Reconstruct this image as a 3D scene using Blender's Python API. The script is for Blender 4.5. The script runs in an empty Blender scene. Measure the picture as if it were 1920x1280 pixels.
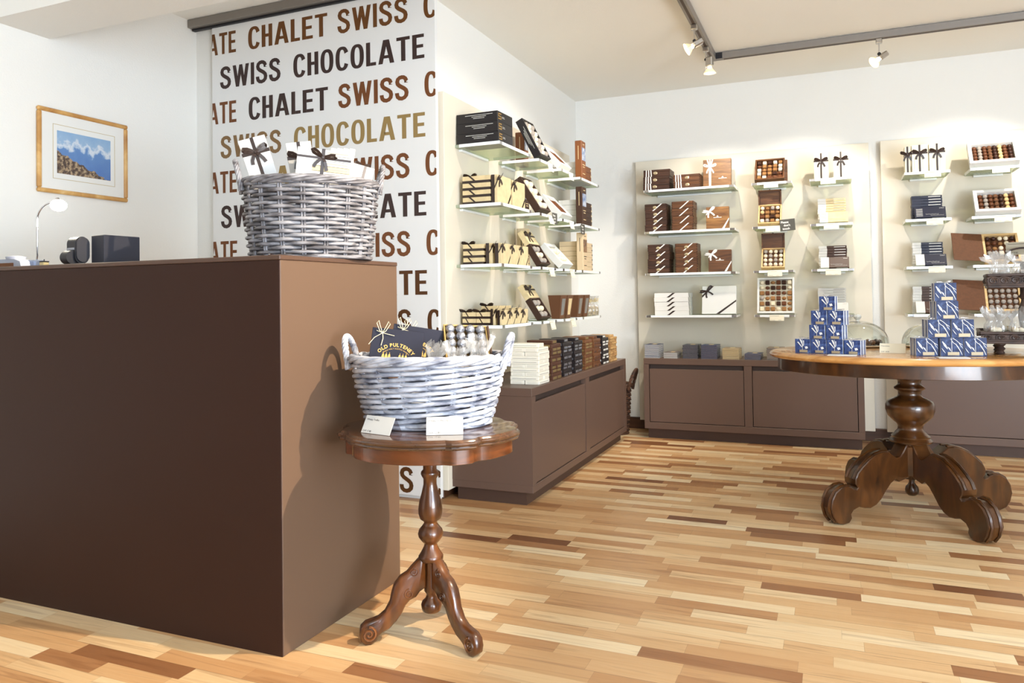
import bpy, bmesh, math, random
from mathutils import Matrix, Vector, Euler
random.seed(7)
PI = math.pi
SC = bpy.context.scene
COL = SC.collection

# ---------------------------------------------------------------- camera, world, large lights, exposure
def setup():
    cd = bpy.data.cameras.new('camera'); cam = bpy.data.objects.new('camera', cd); COL.objects.link(cam)
    yaw, pitch, roll = -.39951, .020928, -.015057
    sy, cy, sp, cp, sr, cr = math.sin(yaw), math.cos(yaw), math.sin(pitch), math.cos(pitch), math.sin(roll), math.cos(roll)
    f = Vector((sy*cp, cy*cp, sp)); r = Vector((cy, -sy, 0)); u = r.cross(f)
    r2 = cr*r + sr*u; u2 = -sr*r + cr*u
    cam.matrix_world = Matrix(((r2.x, u2.x, -f.x, 0), (r2.y, u2.y, -f.y, 0), (r2.z, u2.z, -f.z, 1.10), (0, 0, 0, 1)))
    cd.sensor_width = 36; cd.lens = 26.768; cd.shift_y = -.0598; cd.clip_start = .05
    SC.camera = cam
    vs = SC.view_settings
    SC.display_settings.display_device = 'sRGB'
    vs.view_transform = 'Standard'; vs.look = 'None'; vs.gamma = 1; vs.use_curve_mapping = False
    vs.exposure = .17
    w = bpy.data.worlds.new('daylight'); SC.world = w; w.use_nodes = True
    bg = w.node_tree.nodes['Background']
    bg.inputs['Color'].default_value = (.80, .89, 1, 1); bg.inputs['Strength'].default_value = .35
setup()

def area(name, loc, target, size, power, col):
    d = bpy.data.lights.new(name, 'AREA'); d.shape = 'RECTANGLE'; d.size, d.size_y = size; d.energy = power; d.color = col
    o = bpy.data.objects.new(name, d); COL.objects.link(o); o.location = loc
    o.rotation_euler = (Vector(target) - Vector(loc)).to_track_quat('-Z', 'Y').to_euler()
    return o
def spot(name, loc, target, power, col=(1, .80, .56), cone=70, blend=.5, rad=.022):
    d = bpy.data.lights.new(name, 'SPOT'); d.energy = power; d.color = col; d.spot_size = math.radians(cone); d.spot_blend = blend; d.shadow_soft_size = rad
    o = bpy.data.objects.new(name, d); COL.objects.link(o); o.location = loc
    o.rotation_euler = (Vector(target) - Vector(loc)).to_track_quat('-Z', 'Y').to_euler()
    return o
# daylight from the shop windows out of frame: tall panes in the wall to the right of the photographer, a smaller one behind; plus an added fill for the ceiling
area('window_light', (3.45, .25, 1.65), (-3.7, 2.4, 1.5), (3.4, 2.0), 225, (.56, .77, 1))
area('ceiling_fill_light', (3.45, .25, .75), (-.6, 3.0, 2.75), (3.4, 1.1), 265, (.86, .92, 1))  # added fill, aimed upward to brighten the ceiling
area('window_light', (1.2, -2.05, 1.6), (-.3, 4.5, 1.2), (2.2, 1.9), 85, (.74, .87, 1))
# ceiling spots: those of the track the photo shows, and those further along it whose light falls into the picture
WARM = (1, .91, .79)
spot('counter_spot', (.78, 2.25, 2.62), (-1.5, 2.2, .92), 560, (1, .84, .64), 44, .9)
spot('shelf_spot', (-.74, 3.35, 2.58), (-1.95, 4.05, 1.35), 24, WARM, 80)
spot('shelf_spot', (-.74, 4.35, 2.58), (-1.95, 4.75, 1.35), 36, WARM, 84)
spot('shelf_spot', (-.79, 4.94, 2.47), (-1.9, 5.2, 1.2), 40, WARM, 84)
spot('shelf_spot', (-.73, 5.26, 2.42), (-.85, 6.13, 1.25), 30, WARM, 92)
spot('shelf_spot', (.10, 5.33, 2.44), (-.30, 6.13, 1.25), 34, WARM, 92)
spot('shelf_spot', (1.15, 5.33, 2.44), (.80, 6.13, 1.35), 36, WARM, 92)
spot('cabinet_spot', (.35, 4.9, 2.58), (-1.47, 5.15, .35), 60, (1, .78, .52), 46, .9)
spot('table_spot', (.55, 4.95, 2.58), (.40, 4.35, .8), 26, WARM, 64)

# ---------------------------------------------------------------- materials
def lin(c):
    o = []
    for v in c[:3]:
        v /= 255.
        o.append(v/12.92 if v <= .04045 else ((v+.055)/1.055)**2.4)
    return (*o, 1)
MATS = {}
def _new(name):
    m = bpy.data.materials.new(name); m.use_nodes = True
    return m, m.node_tree, m.node_tree.nodes['Principled BSDF']
def N(nt, t, **kw):
    n = nt.nodes.new(t)
    for k, v in kw.items():
        if k in n.inputs: n.inputs[k].default_value = v
        else: setattr(n, k, v)
    return n
def ramp(nt, fac, stops, interp='LINEAR'):
    r = nt.nodes.new('ShaderNodeValToRGB'); r.color_ramp.interpolation = interp
    e = r.color_ramp.elements
    e.remove(e[1]); e[0].position = stops[0][0]; e[0].color = lin(stops[0][1])
    for p, c in stops[1:]: e.new(p).color = lin(c)
    nt.links.new(fac, r.inputs[0]); return r
def coords(nt, scale=(1, 1, 1), rnd=True):
    tc = N(nt, 'ShaderNodeTexCoord'); mp = N(nt, 'ShaderNodeMapping'); mp.inputs['Scale'].default_value = scale
    nt.links.new(tc.outputs['Object'], mp.inputs['Vector'])
    if rnd:
        oi = N(nt, 'ShaderNodeObjectInfo'); mu = N(nt, 'ShaderNodeMath', operation='MULTIPLY'); mu.inputs[1].default_value = 37.
        nt.links.new(oi.outputs['Random'], mu.inputs[0]); nt.links.new(mu.outputs[0], mp.inputs['Location'])
    return mp.outputs['Vector']
def mat(name, col, rough=.5, metal=0, var=0, vs=6, bump=0, bs=60, coat=0, emit=0, spec=.3, alt=None, sub=0):
    if name in MATS: return MATS[name]
    m, nt, b = _new(name)
    b.inputs['Base Color'].default_value = lin(col); b.inputs['Roughness'].default_value = rough; b.inputs['Metallic'].default_value = metal
    b.inputs['Specular IOR Level'].default_value = spec
    b.inputs['Coat Weight'].default_value = coat; b.inputs['Coat Roughness'].default_value = .08
    if sub: b.inputs['Subsurface Weight'].default_value = sub; b.inputs['Subsurface Radius'].default_value = (.01, .008, .006)
    if var or alt:
        n = N(nt, 'ShaderNodeTexNoise', Scale=vs, Detail=4.); nt.links.new(coords(nt), n.inputs['Vector'])
        a = alt or [c*(1-var) for c in col]
        r = ramp(nt, n.outputs['Fac'], [(.35, col), (.65, a)]); nt.links.new(r.outputs[0], b.inputs['Base Color'])
    if bump:
        n = N(nt, 'ShaderNodeTexNoise', Scale=bs, Detail=3.); nt.links.new(coords(nt), n.inputs['Vector'])
        bp = N(nt, 'ShaderNodeBump', Strength=bump, Distance=.004); nt.links.new(n.outputs['Fac'], bp.inputs['Height']); nt.links.new(bp.outputs[0], b.inputs['Normal'])
    if emit: b.inputs['Emission Color'].default_value = lin(col); b.inputs['Emission Strength'].default_value = emit
    MATS[name] = m; return m
def wood(name, stops, scale=(3, 40, 40), rough=.4, coat=0, dist=1.2):
    if name in MATS: return MATS[name]
    m, nt, b = _new(name)
    n = N(nt, 'ShaderNodeTexNoise', Scale=1., Detail=7., Distortion=dist); nt.links.new(coords(nt, scale), n.inputs['Vector'])
    r = ramp(nt, n.outputs['Fac'], stops); nt.links.new(r.outputs[0], b.inputs['Base Color'])
    b.inputs['Roughness'].default_value = rough; b.inputs['Coat Weight'].default_value = coat; b.inputs['Coat Roughness'].default_value = .07
    MATS[name] = m; return m
def glass(name, tint=(235, 245, 238), refl=.12, rough=.02):
    """thin clear sheet: lets light through with a tint and mirrors a little, more at grazing angles"""
    if name in MATS: return MATS[name]
    m, nt, b = _new(name); nt.nodes.remove(b)
    t = N(nt, 'ShaderNodeBsdfTransparent', Color=lin(tint)); g = N(nt, 'ShaderNodeBsdfGlossy', Roughness=rough)
    lw = N(nt, 'ShaderNodeLayerWeight', Blend=.3); mp = N(nt, 'ShaderNodeMapRange'); mp.inputs['To Min'].default_value = refl*.4; mp.inputs['To Max'].default_value = min(1, refl*5)
    mx = N(nt, 'ShaderNodeMixShader'); out = nt.nodes['Material Output']
    nt.links.new(lw.outputs['Facing'], mp.inputs[0]); nt.links.new(mp.outputs[0], mx.inputs[0])
    nt.links.new(t.outputs[0], mx.inputs[1]); nt.links.new(g.outputs[0], mx.inputs[2]); nt.links.new(mx.outputs[0], out.inputs[0])
    MATS[name] = m; return m
def film(name, tint, amount, rough=.25):
    """cloudy sheet: part clear, part scattering, with a sheen (acrylic, cellophane)"""
    if name in MATS: return MATS[name]
    m, nt, b = _new(name)
    b.inputs['Base Color'].default_value = lin(tint); b.inputs['Roughness'].default_value = rough
    t = N(nt, 'ShaderNodeBsdfTransparent', Color=lin(tint)); mx = N(nt, 'ShaderNodeMixShader'); mx.inputs[0].default_value = amount
    nt.links.new(t.outputs[0], mx.inputs[1]); nt.links.new(b.outputs[0], mx.inputs[2]); nt.links.new(mx.outputs[0], nt.nodes['Material Output'].inputs[0])
    MATS[name] = m; return m

def cellophane(name):
    """crinkled clear film: mostly see-through, a little milky, with sharp sheen"""
    m, nt, b = _new(name); nt.nodes.remove(b); L = nt.links.new
    t = N(nt, 'ShaderNodeBsdfTransparent', Color=lin((250, 250, 250))); d = N(nt, 'ShaderNodeBsdfDiffuse', Color=lin((248, 248, 246))); r = N(nt, 'ShaderNodeBsdfTranslucent', Color=lin((248, 248, 246)))
    g = N(nt, 'ShaderNodeBsdfGlossy', Roughness=.12); a = N(nt, 'ShaderNodeMixShader'); c = N(nt, 'ShaderNodeMixShader'); e = N(nt, 'ShaderNodeMixShader')
    a.inputs[0].default_value = .5; L(d.outputs[0], a.inputs[1]); L(r.outputs[0], a.inputs[2])
    c.inputs[0].default_value = .3; L(a.outputs[0], c.inputs[1]); L(g.outputs[0], c.inputs[2])
    e.inputs[0].default_value = .27; L(t.outputs[0], e.inputs[1]); L(c.outputs[0], e.inputs[2]); L(e.outputs[0], nt.nodes['Material Output'].inputs[0])
    return m

# ---------------------------------------------------------------- mesh builder
def Mx(loc=(0, 0, 0), rot=(0, 0, 0)): return Matrix.Translation(Vector(loc)) @ Euler(rot).to_matrix().to_4x4()
class MB:
    def __init__(s): s.v = []; s.f = []; s.m = []; s.s = []
    def add(s, vs, fs, mi=0, smooth=False, M=None):
        o = len(s.v)
        s.v += [tuple(M @ Vector(p)) for p in vs] if M is not None else [tuple(p) for p in vs]
        for q in fs: s.f.append([i+o for i in q]); s.m.append(mi); s.s.append(smooth)
        return s
    def box(s, c, d, b=0, M=None, mi=0):
        h = [x/2 for x in d]; b = min(b, min(h)*.95)
        if b <= 0:
            vs = [(c[0]+x*h[0], c[1]+y*h[1], c[2]+z*h[2]) for x in (-1, 1) for y in (-1, 1) for z in (-1, 1)]
            return s.add(vs, [(0, 1, 3, 2), (4, 6, 7, 5), (0, 4, 5, 1), (2, 3, 7, 6), (0, 2, 6, 4), (1, 5, 7, 3)], mi, False, M)
        vs = []; ix = {}
        for x in (-1, 1):
            for y in (-1, 1):
                for z in (-1, 1):
                    for a in range(3):
                        sg = (x, y, z); p = [c[k] + sg[k]*(h[k] if k == a else h[k]-b) for k in range(3)]
                        ix[(x, y, z, a)] = len(vs); vs.append(p)
        fs = []
        for a in range(3):
            o = [k for k in range(3) if k != a]
            for sg in (-1, 1):
                q = []
                for (p, r) in ((-1, -1), (1, -1), (1, 1), (-1, 1)):
                    t = [0, 0, 0]; t[a] = sg; t[o[0]] = p; t[o[1]] = r; q.append(ix[(*t, a)])
                fs.append(q)
            for p in (-1, 1):
                for r in (-1, 1):
                    t = [0, 0, 0]; t[o[0]] = p; t[o[1]] = r; t[a] = -1; u = list(t); u[a] = 1
                    fs.append([ix[(*t, o[0])], ix[(*t, o[1])], ix[(*u, o[1])], ix[(*u, o[0])]])
        for x in (-1, 1):
            for y in (-1, 1):
                for z in (-1, 1): fs.append([ix[(x, y, z, k)] for k in range(3)])
        return s.add(vs, fs, mi, False, M)
    def bx(s, lo, hi, b=0, M=None, mi=0):
        return s.box([(p+q)/2 for p, q in zip(lo, hi)], [abs(q-p) for p, q in zip(lo, hi)], b, M, mi)
    def tube(s, path, r, n=8, closed=False, mi=0, M=None, flat=1.0, up=None, caps=True):
        P = [Vector(p) for p in path]; L = len(P); R = r if isinstance(r, (list, tuple)) else [r]*L
        vs = []; prev = Vector(up) if up else None
        for i, p in enumerate(P):
            t = (P[(i+1) % L]-P[i-1]) if closed else (P[min(i+1, L-1)]-P[max(i-1, 0)])
            if t.length < 1e-9: t = Vector((0, 0, 1))
            t.normalize()
            if prev is None: prev = Vector((0, 0, 1)) if abs(t.z) < .9 else Vector((1, 0, 0))
            a = (prev - t*prev.dot(t))
            if a.length < 1e-6: a = t.orthogonal()
            a.normalize(); prev = a if not up else Vector(up); b = t.cross(a)
            for k in range(n):
                an = 2*PI*k/n; vs.append(p + (a*math.cos(an)*flat + b*math.sin(an))*R[i])
        fs = []
        for i in range(L if closed else L-1):
            j = (i+1) % L
            for k in range(n): fs.append((i*n+k, i*n+(k+1) % n, j*n+(k+1) % n, j*n+k))
        if not closed and caps: fs.append(list(range(n))[::-1]); fs.append([(L-1)*n+k for k in range(n)])
        return s.add(vs, fs, mi, True, M)
    def lathe(s, prof, n=32, c=(0, 0, 0), mi=0, M=None, sx=1, sy=1, fn=None):
        vs = []; fs = []; L = len(prof)
        for (r, z) in prof:
            for k in range(n):
                a = 2*PI*k/n; q = fn(a) if fn else 1
                vs.append((c[0]+r*q*math.cos(a)*sx, c[1]+r*q*math.sin(a)*sy, c[2]+z))
        for i in range(L-1):
            for k in range(n): fs.append((i*n+k, i*n+(k+1) % n, (i+1)*n+(k+1) % n, (i+1)*n+k))
        if prof[0][0] > 1e-5: fs.append(list(range(n))[::-1])
        if prof[-1][0] > 1e-5: fs.append([(L-1)*n+k for k in range(n)])
        return s.add(vs, fs, mi, True, M)
    def prism(s, pts, z0, z1, mi=0, M=None, smooth=False):
        n = len(pts); vs = [(x, y, z0) for x, y in pts]+[(x, y, z1) for x, y in pts]
        fs = [list(range(n))[::-1], [n+k for k in range(n)]]+[(k, (k+1) % n, n+(k+1) % n, n+k) for k in range(n)]
        return s.add(vs, fs, mi, smooth, M)
    def ball(s, c, r, n=12, m=8, mi=0, M=None, jit=0):
        r = r if isinstance(r, (tuple, list)) else (r, r, r); vs = [(c[0], c[1], c[2]-r[2])]; fs = []
        for i in range(1, m):
            t = PI*i/m
            for k in range(n):
                a = 2*PI*k/n; j = 1+random.uniform(-jit, jit)
                vs.append((c[0]+r[0]*j*math.sin(t)*math.cos(a), c[1]+r[1]*j*math.sin(t)*math.sin(a), c[2]-r[2]*j*math.cos(t)))
        vs.append((c[0], c[1], c[2]+r[2])); e = len(vs)-1
        for k in range(n):
            fs.append((0, 1+(k+1) % n, 1+k)); fs.append((e, 1+(m-2)*n+k, 1+(m-2)*n+(k+1) % n))
            for i in range(m-2): fs.append((1+i*n+k, 1+i*n+(k+1) % n, 1+(i+1)*n+(k+1) % n, 1+(i+1)*n+k))
        return s.add(vs, fs, mi, True, M)
    def strip(s, path, side, w, th=.0006, mi=0, M=None):
        """ribbon: a flat band of width w along path, its width running along side"""
        P = [Vector(p) for p in path]; L = len(P); vs = []
        for i, p in enumerate(P):
            t = (P[min(i+1, L-1)]-P[max(i-1, 0)]).normalized()
            sd = Vector(side[i] if isinstance(side, list) else side); sd = (sd-t*sd.dot(t))
            sd = sd.normalized() if sd.length > 1e-6 else t.orthogonal().normalized()
            nn = t.cross(sd); ww = (w[i] if isinstance(w, list) else w)/2
            vs += [p+sd*ww+nn*th, p-sd*ww+nn*th, p-sd*ww-nn*th, p+sd*ww-nn*th]
        fs = [(0, 1, 2, 3), tuple((L-1)*4+k for k in (3, 2, 1, 0))]
        for i in range(L-1):
            for k in range(4): fs.append((i*4+k, i*4+(k+1) % 4, i*4+4+(k+1) % 4, i*4+4+k))
        return s.add(vs, fs, mi, False, M)
    def text(s, body, h, M, width=None, mi=0, align='L', clip=None, bold=0):
        vs, fs, W = glyphs(body, bold); k = h; kx = (width/W) if width else h
        off = {'L': 0, 'C': -W*kx/2, 'R': -W*kx}[align]
        return s.add([(x*kx+off, y*k, 0) for x, y in vs], fs, mi, False, M)
    def build(s, name, mats, parent=None, loc=(0, 0, 0), rot=(0, 0, 0), normals=True, sharp=35):
        me = bpy.data.meshes.new(name); me.from_pydata(s.v, [], s.f)
        mats = mats if isinstance(mats, (list, tuple)) else [mats]
        for m in mats: me.materials.append(m)
        me.polygons.foreach_set('material_index', s.m); me.polygons.foreach_set('use_smooth', s.s)
        if normals:
            bm = bmesh.new(); bm.from_mesh(me); bmesh.ops.recalc_face_normals(bm, faces=bm.faces[:]); bm.to_mesh(me); bm.free()
        if any(s.s): me.set_sharp_from_angle(angle=math.radians(sharp))
        o = bpy.data.objects.new(name, me); COL.objects.link(o); o.location = loc; o.rotation_euler = rot
        if parent: o.parent = parent
        return o
GL = {}
def glyphs(body, bold=0):
    """outline of a line of lettering, cap height 1, as flat faces"""
    k = (body, bold)
    if k in GL: return GL[k]
    cu = bpy.data.curves.new('t', 'FONT'); cu.body = body; cu.size = 1; cu.resolution_u = 3; cu.offset = bold
    o = bpy.data.objects.new('t', cu); COL.objects.link(o)
    me = o.to_mesh(); vs = [(v.co.x, v.co.y) for v in me.vertices]; fs = [tuple(p.vertices) for p in me.polygons]
    o.to_mesh_clear(); bpy.data.objects.remove(o); bpy.data.curves.remove(cu)
    if not vs: GL[k] = ([], [], 1); return GL[k]
    x0 = min(v[0] for v in vs); cap = .729 if True else 1
    vs = [((x-x0)/cap, y/cap) for x, y in vs]; GL[k] = (vs, fs, max(v[0] for v in vs)); return GL[k]

# ---------------------------------------------------------------- scene graph helpers
def tag(o, label, cat, group=None):
    o['label'] = label; o['category'] = cat
    if group: o['group'] = group
    return o
def thing(name, label, cat, loc=(0, 0, 0), rot=(0, 0, 0), group=None):
    o = bpy.data.objects.new(name, None); COL.objects.link(o); o.empty_display_size = .05
    o.location = loc; o.rotation_euler = rot
    return tag(o, label, cat, group)
def struct(name, mb, m, **kw):
    o = mb.build(name, m, **kw); o['kind'] = 'structure'; return o
def dup(src, loc=None, rot=None, label=None, group=None):
    r = src.copy(); COL.objects.link(r)
    if loc is not None: r.location = loc
    if rot is not None: r.rotation_euler = rot
    if label: r['label'] = label
    if group: r['group'] = group
    for ch in KIDS.get(src.name, ()):
        c = ch.copy(); COL.objects.link(c); c.parent = r
        for g in KIDS.get(ch.name, ()):
            d = g.copy(); COL.objects.link(d); d.parent = c
    return r
KIDS = {}
def proto(o):
    """remember the parts of a thing so that copies of it take them along"""
    for x in list(o.children): KIDS.setdefault(o.name, []).append(x); KIDS.setdefault(x.name, []); KIDS[x.name] = list(x.children)
    return o
ORD = ['first', 'second', 'third', 'fourth', 'fifth', 'sixth', 'seventh', 'eighth', 'ninth', 'tenth', 'eleventh', 'twelfth', 'thirteenth', 'fourteenth', 'fifteenth', 'sixteenth', 'seventeenth', 'eighteenth']

# ---------------------------------------------------------------- palette
WALL = mat('white_plaster', (236, 234, 228), .9, bump=.25, bs=140)
CEIL = mat('ceiling_plaster', (247, 244, 236), .95, bump=.35, bs=220)
CREAM = mat('cream_panel', (228, 219, 200), .6)
BROWN = mat('brown_lacquer', (100, 79, 68), .4, spec=.3)
KICK = mat('brown_plinth', (78, 58, 48), .5)
DARKGAP = mat('dark_recess', (40, 32, 30), .7)
BASEB = wood('baseboard_wood', [(.3, (66, 40, 24)), (.7, (92, 58, 36))], (2, 30, 30), .4)
WHITE = mat('white_card', (228, 227, 222), .55)
CREAMCARD = mat('cream_card', (238, 230, 206), .6)
INK = mat('dark_ink', (48, 40, 36), .6)
GREYINK = mat('grey_ink', (165, 160, 150), .6)
METAL = mat('brushed_metal', (188, 184, 178), .3, 1)
CHROME = mat('chrome', (215, 215, 218), .12, 1)
TRACK = mat('track_grey', (142, 136, 130), .45, .6)
BLACK = mat('black_plastic', (38, 37, 40), .45)
RIB = mat('dark_brown_ribbon', (46, 30, 24), .35, spec=.6)
RIBW = mat('white_ribbon', (246, 243, 236), .4, spec=.6)
KRAFT = mat('kraft_card', (226, 204, 158), .6, var=.06, vs=30)
GOLD = mat('gold_print', (205, 165, 92), .35, .7)
# ================================================================ the room
def floor_material():
    m, nt, b = _new('parquet'); L = nt.links.new
    tc = N(nt, 'ShaderNodeTexCoord'); sp = N(nt, 'ShaderNodeSeparateXYZ'); L(tc.outputs['Object'], sp.inputs[0])
    def math_(op, a, c=None, d=None):
        n = N(nt, 'ShaderNodeMath', operation=op)
        for i, q in enumerate((a, c, d)):
            if q is None: continue
            if isinstance(q, (int, float)): n.inputs[i].default_value = q
            else: L(q, n.inputs[i])
        return n.outputs[0]
    def white(x, y):
        c = N(nt, 'ShaderNodeCombineXYZ')
        for i, q in enumerate((x, y)):
            if isinstance(q, (int, float)): c.inputs[i].default_value = q
            else: L(q, c.inputs[i])
        n = N(nt, 'ShaderNodeTexWhiteNoise', noise_dimensions='2D'); L(c.outputs[0], n.inputs['Vector']); return n.outputs['Value']
    y = math_('DIVIDE', math_('ADD', sp.outputs[1], 10.), .0687); row = math_('FLOOR', y); fy = math_('FRACT', y)
    ln = math_('ADD', math_('MULTIPLY', white(row, 3.3), .22), .26)
    x = math_('DIVIDE', math_('ADD', math_('ADD', sp.outputs[0], 20.), math_('MULTIPLY', white(row, 1.7), 5.)), ln)
    cell = math_('FLOOR', x); fx = math_('FRACT', x)
    rnd = white(row, math_('ADD', cell, .5))
    base = ramp(nt, rnd, [(0, (122, 78, 48)), (.07, (160, 111, 72)), (.2, (194, 147, 100)), (.5, (213, 172, 124)), (.78, (224, 191, 145)), (1, (236, 214, 175))])
    cv = N(nt, 'ShaderNodeCombineXYZ'); L(math_('MULTIPLY', sp.outputs[0], 2.2), cv.inputs[0]); L(math_('MULTIPLY', sp.outputs[1], 34.), cv.inputs[1]); L(math_('MULTIPLY', rnd, 90.), cv.inputs[2])
    gr = N(nt, 'ShaderNodeTexNoise', Scale=1., Detail=4., Distortion=1.0); L(cv.outputs[0], gr.inputs['Vector'])
    gm = ramp(nt, gr.outputs['Fac'], [(.26, (166, 132, 104)), (.48, (255, 255, 255)), (.74, (236, 220, 202))])
    mx = N(nt, 'ShaderNodeMix', data_type='RGBA', blend_type='MULTIPLY'); mx.inputs[0].default_value = .5
    L(base.outputs[0], mx.inputs[6]); L(gm.outputs[0], mx.inputs[7])
    # seams: short joints, strip lines, and a deeper line every third strip
    ex = math_('LESS_THAN', math_('MULTIPLY', math_('MINIMUM', fx, math_('SUBTRACT', 1., fx)), ln), .0007)
    dy = math_('MULTIPLY', math_('MINIMUM', fy, math_('SUBTRACT', 1., fy)), .0687)
    ey = math_('LESS_THAN', dy, .0005)
    y3 = math_('FRACT', math_('DIVIDE', y, 3.)); e3 = math_('LESS_THAN', math_('MULTIPLY', math_('MINIMUM', y3, math_('SUBTRACT', 1., y3)), .206), .0011)
    seam = math_('MAXIMUM', math_('MULTIPLY', math_('MAXIMUM', ex, ey), .25), math_('MULTIPLY', e3, .5))
    m2 = N(nt, 'ShaderNodeMix', data_type='RGBA'); L(seam, m2.inputs[0]); L(mx.outputs[2], m2.inputs[6]); m2.inputs[7].default_value = lin((92, 62, 40))
    L(m2.outputs[2], b.inputs['Base Color']); b.inputs['Roughness'].default_value = .34; b.inputs['Specular IOR Level'].default_value = .4
    return m
CZ, CZL = 2.755, 2.865
struct('floor', MB().bx((-4.2, -2.2, -.05), (3.6, 6.3, 0)), floor_material())
struct('ceiling', MB().bx((-2.0, -2.2, CZ), (3.6, 6.3, CZ+.25)).bx((-4.2, -2.2, CZL), (-2.0, 4.2, CZL+.14)), CEIL)
struct('wall_left', MB().bx((-3.9, -2.2, 0), (-3.7, 3.87, CZL)), WALL)
struct('wall_banner', MB().bx((-3.9, 3.66, 0), (-2.0, 3.87, CZL)), WALL)
struct('wall_shelf', MB().bx((-2.2, 3.87, 0), (-2.0, 6.3, CZ)), WALL)
struct('wall_back', MB().bx((-2.2, 6.19, 0), (3.6, 6.35, CZ)), WALL)
struct('wall_right', MB().bx((3.6, -2.2, 0), (3.75, 6.35, CZ)), WALL)
struct('wall_front', MB().bx((-3.9, -2.35, 0), (3.75, -2.2, CZL)), mat('front_wall', (150, 140, 130), .8))
struct('beam', MB().bx((-3.7, 2.37, 2.462), (-1.2, 2.672, 2.86)), WALL)
bb = MB()
bb.bx((-2.0, 6.172, 0), (3.6, 6.19, .093), .004); struct('baseboard_back', bb, BASEB)
struct('baseboard_shelf', MB().bx((-2.0, 3.70, 0), (-1.985, 6.172, .093), .004), BASEB)

# cream display boards fixed to the walls
tag(MB().bx((-1.985, 3.67, .055), (-1.94, 5.825, 2.225), .002).build('display_board', CREAM), 'cream wall board beside the lettered banner, carrying four shelf columns', 'display board', 'cream display boards')
tag(MB().bx((-1.475, 6.13, .079), (.257, 6.175, 2.183), .002).build('display_board', CREAM), 'cream wall board by the room corner with one wide and two narrow shelf columns', 'display board', 'cream display boards')
tag(MB().bx((.334, 6.13, .079), (1.9, 6.175, 2.187), .002).build('display_board', CREAM), 'cream wall board behind the two-tier stand, carrying white truffle trays', 'display board', 'cream display boards')

# ---------------------------------------------------------------- counter
ct = MB().bx((-3.69, 1.902, 0), (-1.585, 2.588, 1.224), .002)
co = ct.build('counter', mat('counter_lacquer', (100, 78, 62), .42, spec=.3))
tag(co, 'tall brown box shop counter with the till things and a basket on top', 'counter')
MB().bx((-3.69, 1.8985, .0), (-1.586, 1.9018, 1.2235), .001).build('shaded_front', mat('shaded_front_brown', (52, 32, 24), .5, spec=.15), co)  # front face darkened in its colour to carry the shade on it
MB().bx((-3.69, 1.8975, 1.2245), (-1.583, 2.590, 1.24), .0025).build('countertop', mat('counter_top', (84, 62, 50), .35), co)

# ---------------------------------------------------------------- low cabinets
def cabinet(name, label, w, d, h, kz, doors, stile=.04, mid=.055, rail=.045, bot=.05, group='low brown cabinets'):
    """local frame: x along the front, front face at y=0, body towards +y"""
    t = thing(name, label, 'cabinet', group=group)
    b = MB()
    b.bx((0, 0, h-rail), (w, d, h), .002); b.bx((0, 0, kz), (w, d, kz+bot), .002)
    n = doors; ow = (w-2*stile-(n-1)*mid)/n
    xs = [stile+i*(ow+mid) for i in range(n)]
    b.bx((0, 0, kz+bot), (stile, d, h-rail)); b.bx((w-stile, 0, kz+bot), (w, d, h-rail))
    for x in xs[1:]: b.bx((x-mid, 0, kz+bot), (x, d*.9, h-rail))
    b.build('carcass', BROWN, t)
    MB().bx((stile*.5, d*.9, kz+bot*.5), (w-stile*.5, d*.98, h-rail*.5)).build('back_panel', DARKGAP, t)
    for x in xs:
        dr = MB().bx((x+.004, .004, kz+bot+.004), (x+ow-.004, .024, h-rail-.034), .0015).build('door', BROWN, t)
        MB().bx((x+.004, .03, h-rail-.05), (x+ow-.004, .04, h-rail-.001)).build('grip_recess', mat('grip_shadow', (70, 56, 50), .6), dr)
    MB().bx((.02, .045, 0), (w-.02, d*.95, kz)).build('plinth', KICK, t)
    return t
ca = cabinet('low_cabinet', 'brown two-door low cabinet under the shelf wall, stacked with chocolate bars', 1.955, .472, .615, .068, 2, .055, .08, .044, .04)
ca.location = (-1.467, 3.715, 0); ca.rotation_euler = (0, 0, PI/2)
cb = cabinet('low_cabinet', 'brown two-door low cabinet against the back wall near the corner', 1.534, .345, .61, .075, 2)
cb.location = (-1.355, 5.775, 0)
cc = cabinet('low_cabinet', 'brown low cabinet behind the oval pedestal table', 1.534, .31, .61, .075, 2)
cc.location = (.43, 5.815, 0)
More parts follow.
